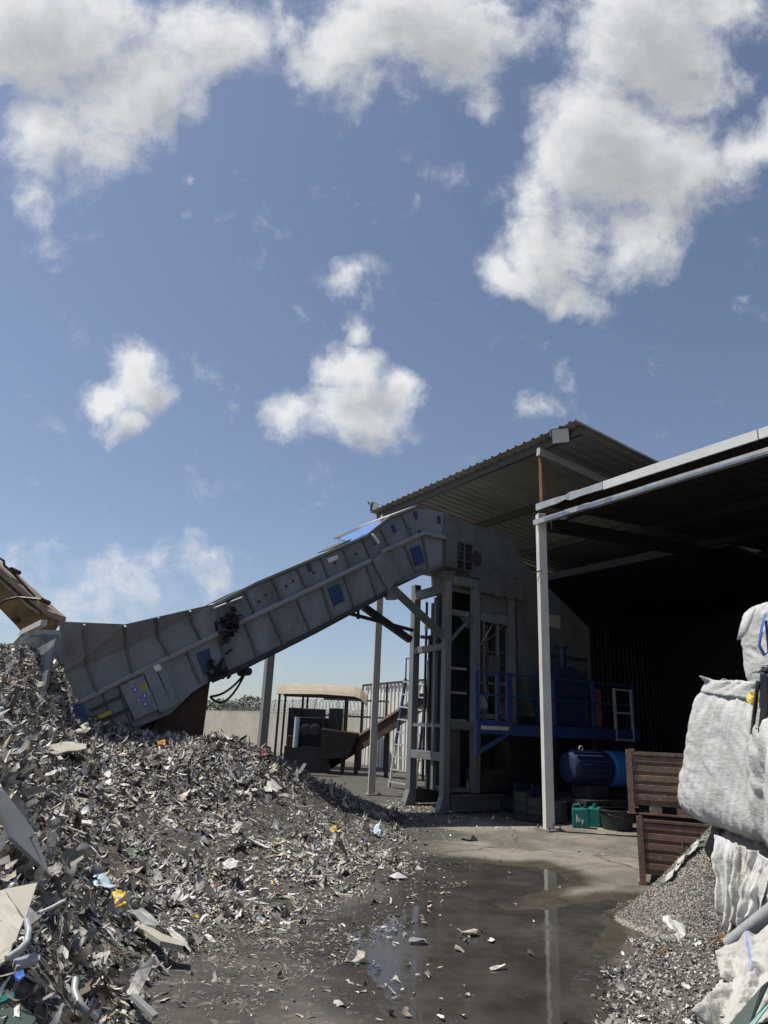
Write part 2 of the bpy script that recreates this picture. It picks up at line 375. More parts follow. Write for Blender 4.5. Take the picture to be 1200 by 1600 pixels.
def tag(o, label, cat, group=None):
    o['label'] = label; o['category'] = cat
    if group: o['group'] = group
    return o
def thing(name, label, cat, p, rz=FROT, group=None):
    o = bpy.data.objects.new(name, None); COL.objects.link(o); o.empty_display_size = .2
    o.location = tuple(p); o.rotation_euler = (0, 0, rz)
    return tag(o, label, cat, group)
def dup(root, loc, rz, label):
    r = root.copy(); COL.objects.link(r); r.location = tuple(loc); r.rotation_euler = (0, 0, rz); r['label'] = label
    for ch in list(root.children):
        c = ch.copy(); COL.objects.link(c); c.parent = r
        for g in ch.children:
            d = g.copy(); COL.objects.link(d); d.parent = c
    return r
def raw_mesh(name, V, F, m, tint=None, attr='tint', smooth=False):
    """fast path for big numpy meshes; F (n, 3|4)"""
    me = bpy.data.meshes.new(name); k = F.shape[1]
    me.vertices.add(len(V)); me.vertices.foreach_set('co', V.astype(np.float32).ravel())
    me.loops.add(F.size); me.loops.foreach_set('vertex_index', F.astype(np.int32).ravel())
    me.polygons.add(len(F)); me.polygons.foreach_set('loop_start', np.arange(0, F.size, k, dtype=np.int32))
    me.update(calc_edges=True); me.validate()
    if tint is not None:
        a = me.color_attributes.new(attr, 'FLOAT_COLOR', 'POINT'); a.data.foreach_set('color', tint.astype(np.float32).ravel())
    if smooth: me.polygons.foreach_set('use_smooth', [True]*len(me.polygons))
    o = bpy.data.objects.new(name, me); COL.objects.link(o); me.materials.append(M[m]); return o

# ------------------------------------------------------------------ ground, mound, puddle
PUD = [G(*p)[:2] for p in [(642, 1352), (690, 1343), (760, 1346), (850, 1348), (893, 1362), (905, 1380), (850, 1400), (800, 1412), (845, 1414), (930, 1398), (985, 1402), (966, 1440), (944, 1500),
                           (940, 1560), (935, 1640), (800, 1720), (640, 1680), (600, 1600), (560, 1560), (545, 1520), (505, 1490), (525, 1452), (575, 1428), (618, 1412), (640, 1385)]]
# heap: points surveyed on its surface
HC = [(*D(x, y, d),) for x, y, d in [
    (0, 1003, 11.3), (40, 1003, 11.7), (0, 1100, 8.6), (0, 1200, 6), (0, 1300, 4.8), (0, 1450, 3.6), (0, 1600, 2.9), (66, 1005, 12), (60, 1060, 10.9), (88, 1100, 10.3), (108, 1132, 10.4), (130, 1158, 10.0), (40, 1120, 9.2), (75, 1210, 7.3), (75, 1300, 5.8), (75, 1400, 4.6), (75, 1500, 3.9),
    (150, 1158, 10.2), (150, 1210, 8.6), (150, 1300, 6.9), (150, 1400, 5.6), (150, 1500, 4.8), (150, 1600, 4.2), (240, 1156, 10.9), (300, 1156, 11.2), (300, 1205, 9.8), (300, 1300, 8.2), (300, 1400, 6.9),
    (340, 1150, 11.2), (420, 1180, 11.7), (420, 1230, 10.6), (420, 1300, 9.2), (420, 1370, 7.9), (470, 1203, 12.3), (520, 1222, 13.0), (520, 1255, 12.2), (520, 1310, 10.2), (560, 1245, 13.8)]]
HC += [(*G(x, y)[:2], -.02) for x, y in [(220, 1590), (300, 1500), (450, 1450), (560, 1400), (650, 1350), (640, 1310), (600, 1262)]]
HC += [(-3, 13.6, .75), (-1.9, 13.6, .5), (-1.1, 14.8, .05), (-.6, 15.2, -.05), (-5, 13.2, 1.4), (-7, 12.2, 2.6), (-6, 12.8, 2.3), (-8, 9, 2.7), (-6, 7, 2.3), (-5, 6, 1.9), (-4, 4.5, 1.45), (-3, 3, 1.1), (-2.2, 2, .7), (-1.1, 2, .0), (-.8, 3.5, -.12), (-2, 15.6, .15), (-1.5, 17.5, -.1),
       (-3, 16.5, .1), (-5, 16.5, .4), (-8, 15, .8), (-.5, 17, -.1), (.9, 13, -.15), (1.2, 9, -.2), (.4, 7.2, -.2), (-.2, 5.6, -.2), (-.7, 4.6, -.2), (1.2, 11, -.2), (.8, 16, -.2), (-3, 18.5, -.2), (-8, 18.5, -.1), (-9, 5, 2.5), (-5, 2, 1.5)]
HC = np.array(HC); HC[:, 2] -= .12*sstep(.1, .9, HC[:, 2]) + .12*sstep(1.9, 2.5, HC[:, 2])
def _tps(r2): return .5*r2*np.log(r2+1e-9)
_n = len(HC)
_K = _tps(((HC[:, None, :2]-HC[None, :, :2])**2).sum(-1)) + .02*np.eye(_n)
_P = np.c_[np.ones(_n), HC[:, :2]]
_S = np.linalg.solve(np.r_[np.c_[_K, _P], np.c_[_P.T, np.zeros((3, 3))]], np.r_[HC[:, 2], 0, 0, 0])
def heap0(x, y):
    x = np.asarray(x, float); y = np.asarray(y, float); out = np.zeros(x.shape)
    v = _S[_n]+_S[_n+1]*x+_S[_n+2]*y
    for i in range(_n): v = v+_S[i]*_tps((x-HC[i, 0])**2+(y-HC[i, 1])**2)
    return v
def heap(x, y):
    h = heap0(x, y)
    rough = sstep(.05, .9, h)
    return h + rough*(.20*(fbm(x*1.6, y*1.6, 3, 4)-.5)) + .07*(fbm(x*4.5, y*4.5, 9, 3)-.5)*sstep(-.05, .2, h)
# low mound of grit at the right foreground
RG = [G(*p)[:2] for p in [(985, 1470), (1060, 1465), (1300, 1440), (1420, 1700), (930, 1760), (948, 1600), (955, 1530)]]
def rmound(x, y):
    sd = poly_sd(x, y, RG) + .12*(fbm(x*3, y*3, 31, 3)-.5)
    return .16*sstep(0, .9, sd) + .05*sstep(0, .5, sd)*(fbm(x*6, y*6, 5, 3)-.3)

def grid(xs, ys):
    X, Y = np.meshgrid(xs, ys, indexing='ij'); nx, ny = len(xs), len(ys)
    i = np.arange(nx*ny).reshape(nx, ny)
    F = np.stack([i[:-1, :-1], i[1:, :-1], i[1:, 1:], i[:-1, 1:]], -1).reshape(-1, 4)
    return X.ravel(), Y.ravel(), F
def stretch(a, b, step, far, k=26):
    core = np.arange(a, b+1e-6, step); ext = np.geomspace(step*1.5, far, k)
    return np.r_[a-ext[::-1], core, b+ext]
X, Y, F = grid(stretch(-2.5, 5.5, .035, 900), stretch(3.6, 15.5, .045, 900))
sd = poly_sd(X, Y, PUD)
near = np.exp(-((np.hypot(X, Y-9))/14)**4)
edge = sd+.30*(fbm(X*2.2, Y*2.2, 21, 5)-.5)
Z = (-.05*sstep(-.12, .75, edge) + .016*(fbm(X*1.7, Y*1.7, 2, 5)-.5) + .008*(fbm(X*9, Y*9, 8, 3)-.5))*near
Z += .012*near*sstep(-.8, 0, edge)*(fbm(X*3.5, Y*3.5, 77, 4)-.5)
inmud = heap0(X, Y)
dist_line = (X+.25-(Y-4.5)*.17)      # the left of the yard is trodden mud, the right bare concrete
_r = np.hypot(X-6.3, Y-4.6); track = sum(np.exp(-((_r-q-.12*(fbm(X*1.3, Y*1.3, 91, 2)-.5))/.07)**2) for q in (4.35, 4.55, 5.0, 5.2, 6.1, 6.3))*sstep(8, 9, Y)*sstep(.35, .6, fbm(X*2, Y*2, 93, 3))
mud = sstep(.9, -.7, dist_line + 1.1*(fbm(X*1.1, Y*1.1, 41, 4)-.5))
dirt = np.clip(np.maximum(mud, sstep(-.35, .02, inmud)) + .55*sstep(.48, .68, fbm(X*.9, Y*.9, 51, 5)) + .8*sstep(-.5, .0, edge)*0.6 + .45*track, 0, 1)
dirt = np.where(Y > 30, .55, dirt)
wet = np.clip(sstep(-.34, .0, edge) + .75*mud*sstep(.38, .62, fbm(X*1.3+4, Y*1.3, 61, 4))*sstep(14, 9, Y), 0, 1)
tint = np.c_[dirt, wet, np.zeros_like(X), np.ones_like(X)]
g = raw_mesh('ground', np.c_[X, Y, Z], F, 'ground', tint, 'soil', True); g['kind'] = 'structure'
WL = -.012
pw = np.array(PUD); pc = pw.mean(0)
xs = np.arange(pw[:, 0].min()-.5, pw[:, 0].max()+.5, .08); ys = np.arange(pw[:, 1].min()-.5, pw[:, 1].max()+.5, .08)
x, y, f = grid(xs, ys); keep = (poly_sd(x, y, PUD) > -.32)
f = f[keep[f].all(1)]; use = np.unique(f); mp_ = np.zeros(len(x), int); mp_[use] = np.arange(len(use))
w_ = raw_mesh('puddle', np.c_[x[use], y[use], np.full(len(use), WL)], mp_[f], 'water', smooth=True); w_['kind'] = 'structure'

x, y, f = grid(np.arange(-9, 1.6, .06), np.arange(1.6, 18.6, .07)); h = heap(x, y)
f = f[(h[f] > -.06).any(1)]; use = np.unique(f); mp_ = np.zeros(len(x), int); mp_[use] = np.arange(len(use))
tt = np.c_[np.full(len(use), 1.), .35*sstep(.4, 0, h[use])*(y[use] < 9), np.zeros(len(use)), np.ones(len(use))]
mo = raw_mesh('dirt_mound', np.c_[x[use], y[use], h[use]], mp_[f], 'ground', tt, 'soil', True); mo['kind'] = 'structure'
x, y, f = grid(np.arange(1.2, 6, .05), np.arange(3.0, 8.5, .05)); h = rmound(x, y)
f = f[(h[f] > .004).any(1)]; use = np.unique(f); mp_ = np.zeros(len(x), int); mp_[use] = np.arange(len(use))
tt = np.c_[np.full(len(use), .85), np.zeros(len(use)), np.zeros(len(use)), np.ones(len(use))]
mo = raw_mesh('grit_mound', np.c_[x[use], y[use], h[use]-.004], mp_[f], 'ground', tt, 'soil', True); mo['kind'] = 'structure'

# ------------------------------------------------------------------ scrap
PAL = np.array([[.04, .041, .043, 0], [.085, .085, .087, 0], [.16, .16, .16, 0], [.25, .25, .245, 0], [.36, .36, .35, 0], [.52, .515, .50, 0], [.68, .67, .64, 0], [.50, .50, .51, .35], [.62, .62, .62, .4],
                [.42, .385, .32, 0], [.27, .23, .18, 0], [.10, .08, .062, 0], [.03, .07, .22, 0], [.30, .07, .05, 0], [.5, .36, .06, 0], [.08, .16, .11, 0], [.3, .4, .46, 0]])
PW = np.array([9, 9, 12, 13, 12, 10, 7, 5, 3, 10, 8, 5, .3, .2, .12, .2, .4]); PW = PW/PW.sum()
def shards(base, nrm, L, Wd, tilt, curl, cols, seg=4):
    n = len(base)
    a = rng.uniform(0, 2*np.pi, n); hx = np.c_[np.cos(a), np.sin(a), np.zeros(n)]
    d = hx-nrm*(hx*nrm).sum(1)[:, None]; d /= np.linalg.norm(d, axis=1)[:, None]
    ang = rng.normal(0, 1, n)*tilt
    d = d*np.cos(ang)[:, None]+nrm*np.sin(ang)[:, None]
    sidev = np.cross(nrm, d); sidev /= np.linalg.norm(sidev, axis=1)[:, None]
    up = np.cross(d, sidev); rl = rng.normal(0, 1, n)*tilt*1.2
    sv = sidev*np.cos(rl)[:, None]+up*np.sin(rl)[:, None]; up = np.cross(d, sv)
    V = np.zeros((n, seg+1, 2, 3)); th = np.zeros(n); pos = base - d*(L/2)[:, None]; tw = rng.normal(0, .35, n)
    prof = rng.uniform(.55, 1.1, (n, seg+1)); prof[:, 0] *= rng.uniform(.2, 1, n); prof[:, -1] *= rng.uniform(.2, 1, n)
    off = rng.normal(0, .12, (n, seg+1))
    kink = rng.normal(0, .35, (n, seg+1))
    for k in range(seg+1):
        dd = d*np.cos(th)[:, None]+up*np.sin(th)[:, None]
        uu = -d*np.sin(th)[:, None]+up*np.cos(th)[:, None]
        ta = tw*(k-seg/2); s2 = sv*np.cos(ta)[:, None]+uu*np.sin(ta)[:, None]
        V[:, k, 0] = pos+s2*(Wd*(prof[:, k]*.5+off[:, k]))[:, None]; V[:, k, 1] = pos-s2*(Wd*(prof[:, k]*.5-off[:, k]))[:, None]
        th = th+curl/seg+kink[:, k]*np.minimum(1, np.abs(curl)+.3)*.8
        pos = pos+dd*(L/seg)[:, None]
    i = np.arange(n)[:, None]*(2*(seg+1)) + (2*np.arange(seg))[None, :]
    F = np.stack([i, i+1, i+3, i+2], -1).reshape(-1, 4)
    return V.reshape(-1, 3), F, np.repeat(cols, 2*(seg+1), axis=0)
def normals_of(fn, x, y, e=.08):
    gx = (fn(x+e, y)-fn(x-e, y))/(2*e); gy = (fn(x, y+e)-fn(x, y-e))/(2*e)
    n = np.c_[-gx, -gy, np.ones_like(gx)]; return n/np.linalg.norm(n, axis=1)[:, None]
def pick(n):
    c = PAL[rng.choice(len(PAL), n, p=PW)].copy(); c[:, :3] *= rng.uniform(.8, 1.6, (n, 1))*np.array([1.06, 1.02, .95]); return np.clip(c, 0, .85)

def scatter_heap(n):
    x = rng.uniform(-8.9, 1.5, n*6); y = 2.0+16*rng.uniform(0, 1, n*6)**1.15
    h = heap0(x, y)
    den = sstep(-.17, .12, h+.22*(fbm(x*1.2, y*1.2, 71, 4)-.5))
    patch = .10+.90*sstep(.43, .60, fbm(x*1.5, y*1.5, 81, 4))
    den *= np.where(h < .95, (patch+(1-patch)*sstep(.4, 1.1, h))*(.72+.28*sstep(.3, 1.0, h)), 1)
    dist = np.hypot(x, y); den *= np.minimum(1, (6/dist))**1.1
    den *= np.where(np.abs(x/np.maximum(y, .1)) < .72, 1, np.where(np.abs(x/np.maximum(y, .1)) < 1.5, .45, .15))
    ok = rng.uniform(0, 1, n*6) < den
    return x[ok][:n], y[ok][:n]
x, y = scatter_heap(165000); n = len(x)
h0 = heap0(x, y); big = sstep(.25, 1.1, h0)*np.clip((9-y)/4, .35, 1)
L_ = np.exp(rng.normal(0, .6, n))*(.060+.045*big); L_ = np.clip(L_, .02, .42)
Wd = L_*np.exp(rng.normal(-1.6, .55, n)); Wd = np.clip(Wd, .007, .10)
til = .06+.27*sstep(.35, 1.2, h0)
z = heap(x, y)+.005+rng.uniform(0, 1, n)**2*(.025+.075*sstep(.3, 1, h0))
Vv, Ff, Cc = shards(np.c_[x, y, z], normals_of(heap, x, y), L_, Wd, til, rng.normal(0, 1.0, n), pick(n))
# fine crumbs over the trodden part
xa = rng.uniform(-5, 1.3, 260000); ya = rng.uniform(4.2, 15, 260000); ha = heap0(xa, ya)
ok = (ha > -.22) & (ha < 1.3) & (np.abs(xa/ya) < .6) & (rng.uniform(0, 1, len(xa)) < np.minimum(1, (6.5/np.hypot(xa, ya)))**1.6*(.25+.75*sstep(-.2, .1, ha))*(.12+.88*sstep(.42, .62, fbm(xa*1.8, ya*1.8, 66, 4))))
xa, ya = xa[ok][:34000], ya[ok][:34000]; k = len(xa); La = np.clip(np.exp(rng.normal(0, .45, k))*.024, .008, .07)
Va, Fa, Ca = shards(np.c_[xa, ya, np.maximum(heap(xa, ya), 0)+.004], normals_of(heap, xa, ya), La, La*rng.uniform(.25, .7, k), np.full(k, .2), rng.normal(0, .5, k), pick(k)*np.array([.62, .6, .56, 0]), seg=1)
# long curly strips
x9, y9 = scatter_heap(9000); k = len(x9); h9 = heap0(x9, y9)
L9 = np.clip(np.exp(rng.normal(0, .5, k))*.16, .06, .5)*(.6+.4*sstep(.1, .9, h9)); V9, F9, C9 = shards(np.c_[x9, y9, heap(x9, y9)+.02+rng.uniform(0, .05, k)], normals_of(heap, x9, y9), L9, rng.uniform(.008, .03, k), .15+.3*sstep(.15, .9, h9), rng.normal(0, 1.4, k), pick(k), seg=7)
# strays on the bare yard
k = 1700
x2 = rng.normal(.3, .8, k); y2 = rng.uniform(4.6, 17, k); ok = (heap0(x2, y2) < .05) & (rng.uniform(0, 1, k) < np.exp(-np.maximum(0, x2-.2-(y2-5)*.05)*3.2)); x2 = x2[ok]; y2 = y2[ok]
x3 = rng.uniform(-.5, 4.2, 260); y3 = rng.uniform(4.5, 16, 260); ok3 = (rng.uniform(0, 1, 260) < .35) | (y3 > 10.5); x3, y3 = x3[ok3], y3[ok3]; x2 = np.r_[x2, x3]; y2 = np.r_[y2, y3]; k = len(x2)
x4 = rng.normal(1.0, .8, 900); y4 = rng.normal(14.6, .9, 900); x2 = np.r_[x2, x4]; y2 = np.r_[y2, y4]; k = len(x2)
L2 = np.clip(np.exp(rng.normal(0, .5, k))*.04, .015, .14)
V2, F2, C2 = shards(np.c_[x2, y2, np.full(k, .006)], np.tile([0, 0, 1.], (k, 1)), L2, L2*rng.uniform(.2, .6, k), np.full(k, .15), rng.normal(0, .5, k), pick(k))
x8, y8 = scatter_heap(1900); k = len(x8); L8 = np.clip(np.exp(rng.normal(0, .4, k))*.13, .05, .3)*(.65+.35*sstep(.3, 1, heap0(x8, y8)))
V8, F8, C8 = shards(np.c_[x8, y8, heap(x8, y8)+.03], normals_of(heap, x8, y8), L8, L8*rng.uniform(.5, .9, k), np.full(k, .3), rng.normal(0, 2.6, k), pick(k), seg=9)
x7, y7 = scatter_heap(60000); ok = (y7 < 6.2) & (heap0(x7, y7) > .12); x7, y7 = x7[ok][:420], y7[ok][:420]; k = len(x7)
L7 = rng.uniform(.14, .38, k); c7 = pick(k); c7[:, :3] = np.minimum(c7[:, :3], .34)
V7, F7, C7 = shards(np.c_[x7, y7, heap(x7, y7)+.05], normals_of(heap, x7, y7), L7, L7*rng.uniform(.12, .45, k), np.full(k, .38), rng.normal(0, 1.3, k), c7, seg=9)
V8, F8, C8 = np.r_[V8, V7], np.r_[F8, F7+len(V8)], np.r_[C8, C7]
V8, F8, C8 = np.r_[V8, Va], np.r_[F8, Fa+len(V8)], np.r_[C8, Ca]
V_ = np.r_[Vv, V2, V9, V8]; F_ = np.r_[Ff, F2+len(Vv), F9+len(Vv)+len(V2), F8+len(Vv)+len(V2)+len(V9)]; C_ = np.r_[Cc, C2, C9, C8]
o = raw_mesh('scrap_shreds', V_, F_, 'scrap', C_); o['kind'] = 'stuff'
o['label'] = 'grey heap of shredded scrap strips and flakes covering the left of the yard'
def greyed(c):
    g_ = c[:, :3].mean(1, keepdims=True); c[:, :3] = (g_*.8+c[:, :3]*.2)*np.array([.92, .89, .83]); c[:, 3] *= .3; return c
# grit and chips at the right foreground
k = 22000
x5 = rng.uniform(1.3, 4.2, k); y5 = rng.uniform(3.8, 7.2, k)
sdr = poly_sd(x5, y5, RG)+.25*(fbm(x5*3, y5*3, 33, 3)-.5); ok = rng.uniform(0, 1, k) < sstep(-.12, .15, sdr); x5 = x5[ok]; y5 = y5[ok]; k = len(x5)
L5 = np.clip(np.exp(rng.normal(0, .5, k))*.020, .009, .09)
V5, F5, C5 = shards(np.c_[x5, y5, rmound(x5, y5)+.006], normals_of(rmound, x5, y5), L5, L5*rng.uniform(.3, .8, k), np.full(k, .45), rng.normal(0, .8, k), greyed(pick(k)))
o = raw_mesh('grit_chips', V5, F5, 'scrap', np.clip(C5, 0, .85)); o['kind'] = 'stuff'
o['label'] = 'pale grey chips and grit on the ground below the torn white bags'
#PART2
# ------------------------------------------------------------------ sheds
def corrugated(mb, s0, s1, t0, t1, z0, z1, pitch=.25, hgt=.035, nt=8, sag=0, th=.004):
    """roof sheet running along t, ribbed across s"""
    prof = []; s = s0; k = 0
    while s < s1:
        prof += [(s, 0), (s+pitch*.55, 0), (s+pitch*.66, hgt), (s+pitch*.86, hgt)]; s += pitch
    prof = [(min(a, s1), b) for a, b in prof]+[(s1, 0)]
    vs = []; n = len(prof)
    for layer in (0, th):
        for j in range(nt+1):
            u = j/nt
            for a, b in prof: vs.append((a, t0+(t1-t0)*u, z0+(z1-z0)*u+b+layer))
    fs = []; m = n*(nt+1)
    for j in range(nt):
        for i in range(n-1):
            a = j*n+i; fs.append((a, a+1, a+1+n, a+n)); fs.append((a+m, a+n+m, a+1+n+m, a+1+m))
    for i in range(n-1):
        fs.append((i, i+m, i+1+m, i+1)); a = nt*n+i; fs.append((a, a+1, a+1+m, a+m))
    for j in range(nt):
        a = j*n; fs.append((a, a+n, a+n+m, a+m)); a = j*n+n-1; fs.append((a, a+m, a+n+m, a+n))
    mb.add(vs, fs)
HZ = lambda t: 7.27-.112*t           # underside of the tall roof
tall = thing('canopy_roof', 'tall open canopy with ribbed sheet roof above the grey shredder', 'canopy', W(0, 0))
m_ = MB(); corrugated(m_, -.57, 7.0, -.12, 9.6, HZ(-.12), HZ(9.6)); m_.build('roof_sheet', 'roofu', tall)
for t in (.12, 2.3, 4.6, 6.9, 9.3):
    m_ = MB(); m_.box((-.5, t-.04, HZ(t)-.17), (6.95, t+.04, HZ(t)-.008)); m_.build('purlin', 'purlin', tall)
for s in (-.02, 5.95):
    m_ = MB(); m_.beam((s, -.05, HZ(0)-.26), (s, 9.4, HZ(9.4)-.26), .1, .17); m_.build('rafter', 'roofu', tall)
def plate_feet(mb, s, t, r, z=.012):
    mb.box((s-r, t-r, z-.03), (s+r, t+r, z+.018))
    for a in (-1, 1):
        for b in (-1, 1): mb.lathe((s+a*r*.72, t+b*r*.72, z+.018), [(.022, 0), (.022, .03), (.012, .03), (.012, .06)], n=8)
def column(root, s, t, z0, z1, w, m, name='post', foot=True, turn=math.radians(-24)):
    c_, s_ = math.cos(turn)*w/2, math.sin(turn)*w/2
    o = MB().prism([(s+c_*a-s_*b, t+s_*a+c_*b) for a, b in ((-1, -1), (1, -1), (1, 1), (-1, 1))], z0, z1, 'z').build(name, m, root, bevel=.008)
    if foot:
        mb = MB(); plate_feet(mb, s, t, w*1.15); mb.build('base_plate', 'postg', o)
        for a in (-1, 1):
            MB().prism([(s+a*(w/2+.022), .03), (s+a*(w/2+.08), .03), (s+a*(w/2+.022), .14)], t-.006, t+.006, 't').build('gusset', 'postg', o)
    return o
column(tall, 0, 0, .02, 6.98, .165, 'postw')
MB().beam((5.92, .06, 5.85), (5.92, .06, 7.0), .085, .085, (0, 1, 0)).build('upper_post', 'rust', tall, bevel=.006)
def corr_wall(mb, p, q, z0, z1, pitch=.2, hgt=.03):
    """upright ribbed cladding from p to q (frame coords)"""
    p = np.array(p, float); q = np.array(q, float); L = np.linalg.norm(q-p); d = (q-p)/L; nn = np.array([-d[1], d[0]])
    prof = []; s = 0
    while s < L:
        prof += [(s, 0), (min(s+pitch*.5, L), 0), (min(s+pitch*.62, L), hgt), (min(s+pitch*.88, L), hgt)]; s += pitch
    prof.append((L, 0)); n = len(prof); vs = []
    for off in (0, .006):
        for z in (z0, z1):
            for a, b in prof:
                c = p+d*a+nn*(b+off); vs.append((c[0], c[1], z))
    fs = []
    for i in range(n-1):
        fs += [(i, i+1, i+1+n, i+n), (2*n+i, 3*n+i, 3*n+i+1, 2*n+i+1), (i, 2*n+i, 2*n+i+1, i+1), (n+i, n+i+1, 3*n+i+1, 3*n+i)]
    mb.add(vs, fs)
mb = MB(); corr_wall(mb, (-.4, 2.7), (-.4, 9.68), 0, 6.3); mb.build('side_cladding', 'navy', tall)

fs0 = Q(839, 798, -.3)[0]
shed = thing('open_shed', 'long dark open-fronted shed with white fascia and leaning white post', 'shed', W(5.92, 0))
SZ = lambda t: 5.80+.05*t
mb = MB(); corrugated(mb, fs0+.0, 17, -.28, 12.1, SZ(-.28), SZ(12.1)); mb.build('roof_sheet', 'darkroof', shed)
for t in (.5, 2.8, 5.1, 7.4, 9.7):
    MB().box((5.9, t-.04, SZ(t)-.18), (16.9, t+.04, SZ(t)-.01)).build('purlin', 'darkroof', shed)
for s in (6.05, 11., 16.):
    MB().beam((s, .1, SZ(0)-.32), (s, 11.9, SZ(12)-.32), .12, .26).build('rafter', 'darkroof', shed)
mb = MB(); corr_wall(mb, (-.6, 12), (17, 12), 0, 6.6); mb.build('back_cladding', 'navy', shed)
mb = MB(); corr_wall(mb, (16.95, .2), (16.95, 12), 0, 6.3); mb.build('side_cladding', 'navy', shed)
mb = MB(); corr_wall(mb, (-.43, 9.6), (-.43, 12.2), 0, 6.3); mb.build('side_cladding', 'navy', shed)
MB().box((7.05, 9.66, 6.18), (17, 9.72, 6.3)).build('ridge_trim', 'machd', shed)
MB().box((9.2, 11.7, 0), (9.4, 11.9, 6.3)).build('wall_post', 'machd', shed)
MB().box((4.2, 11.7, 0), (4.4, 11.9, 6.3)).build('wall_post', 'machd', shed)
mb = MB(); corrugated(mb, -.38, fs0-.02, 4.3, 11.9, 5.72, 5.60); mb.build('rear_shading_roof', 'darkroof', shed)  # lower rear roof section, added to darken the bay behind the shredder
MB().box((-.38, 4.2, 5.60), (fs0-.02, 4.29, 5.78)).build('eaves_beam', 'machd', shed)
# roof cap between tall roof's low end and the shed's back wall
mb = MB(); corrugated(mb, -.45, 7.1, 9.4, 12.1, HZ(9.4)-.02, 5.95); mb.build('lean_to_sheet', 'purlin', shed)
# fascia in three lengths, the first one bent
def strip(z0, z1, pts, th=.03):
    mb = MB(); n = len(pts); vs = []
    for s, t, dz0, dz1 in pts: vs += [(s, t, z0+dz0), (s, t-th, z0+dz0), (s, t-th, z1+dz1), (s, t, z1+dz1)]
    fs = [(0, 1, 2, 3), tuple(4*(n-1)+k for k in (3, 2, 1, 0))]
    for i in range(n-1):
        a = 4*i
        for k in range(4): fs.append((a+k, a+(k+1) % 4, a+4+(k+1) % 4, a+4+k))
    return mb.add(vs, fs)
fs0, fz0 = Q(839, 798, -.3); fz1 = Q(839, 788, -.3)[1]
strip(fz0, fz1, [(fs0, -.3, 0, 0), (fs0+.55, -.3, .005, .0), (fs0+.78, -.33, .02, -.03), (fs0+.86, -.29, -.01, .02), (fs0+1.1, -.30, .0, .0), (fs0+1.62, -.30, -.005, 0)]).build('fascia', 'galv', shed)
strip(fz0-.02, fz1+.0, [(fs0+1.64, -.31, 0, 0), (8.7, -.31, 0, .005), (10.5, -.31, 0, 0)]).build('fascia', 'fascia', shed)
strip(fz0-.02, fz1+.0, [(10.52, -.31, 0, 0), (13, -.31, 0, 0), (17, -.31, 0, 0)]).build('fascia', 'fascia', shed)
gs0, gz0 = Q(833, 820, -.2)
# gutter: a U channel hung below
def gutter(s0, s1, z, m):
    mb = MB(); th = .006
    prof = [(-.20, z+.095), (-.20, z), (-.11, z), (-.11, z+.08), (-.11-th, z+.08), (-.11-th, z+th), (-.20+th, z+th), (-.20+th, z+.095)]
    mb.prism(prof, s0, s1, 's'); return mb.build('gutter', m, shed)
gutter(gs0, 6.72, gz0, 'galv'); gutter(6.725, 7.3, gz0+.01, 'galv'); gutter(7.305, 8.5, gz0, 'galv'); gutter(8.505, 12, gz0+.005, 'galv'); gutter(12.005, 17, gz0, 'galv')
for s in (6.9, 8.3, 10.0, 12.):
    MB().box((s-.015, -.10, gz0), (s+.015, -.08, 5.80)).build('gutter_bracket', 'machd', shed)
po = column(shed, 5.92, 0, .02, 5.70, .16, 'white')
MB().box((5.81, -.13, 4.52), (6.03, -.118, 4.545)).build('strap', 'cable', po)
column(shed, 15.9, 0, .02, 5.70, .24, 'white')
# concrete apron inside
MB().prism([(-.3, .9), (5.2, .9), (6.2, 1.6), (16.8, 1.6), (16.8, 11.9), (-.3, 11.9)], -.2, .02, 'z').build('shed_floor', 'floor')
bpy.data.objects['shed_floor']['kind'] = 'structure'

def floodlight(p, rz, tilt, label, sz=.3):
    r = thing('floodlight', label, 'floodlight', p, rz, 'floodlights on the canopy edge')
    R = Matrix.Translation(tuple(p)) @ Matrix.Rotation(rz, 4, 'Z') @ Matrix.Rotation(tilt, 4, 'X')
    tr = lambda q: tuple(R @ Vector(q))
    h = sz/2
    mb = MB(tr); mb.prism([(-h, -h*.85), (h, -h*.85), (h, h*.85), (-h, h*.85)], -.02, .045, 't'); mb.build('housing', 'machd', r, bevel=.015)
    mb = MB(tr); mb.prism([(-h*.88, -h*.74), (h*.88, -h*.74), (h*.88, h*.74), (-h*.88, h*.74)], -.028, -.021, 't'); mb.build('glass', 'lampglass', r)
    mb = MB(tr)
    for a in (-1, 1): mb.beam((a*(h+.02), .01, 0), (a*(h+.02), .16, h*.7), .012, .03)
    mb.beam((-h-.03, .17, h*.7), (h+.03, .17, h*.7), .03, .012); mb.build('bracket', 'machd', r)
q = D(876, 681, W(6.45, -.22)[1]); floodlight(q, math.radians(-22), math.radians(24), 'pale square floodlight beside the rusty upper post under the roof corner', .36)
q = D(586, 793, W(-.6, -.1)[1]); floodlight(q, math.radians(50), math.radians(15), 'small floodlight seen edge-on at the far low end of the canopy roof', .30)

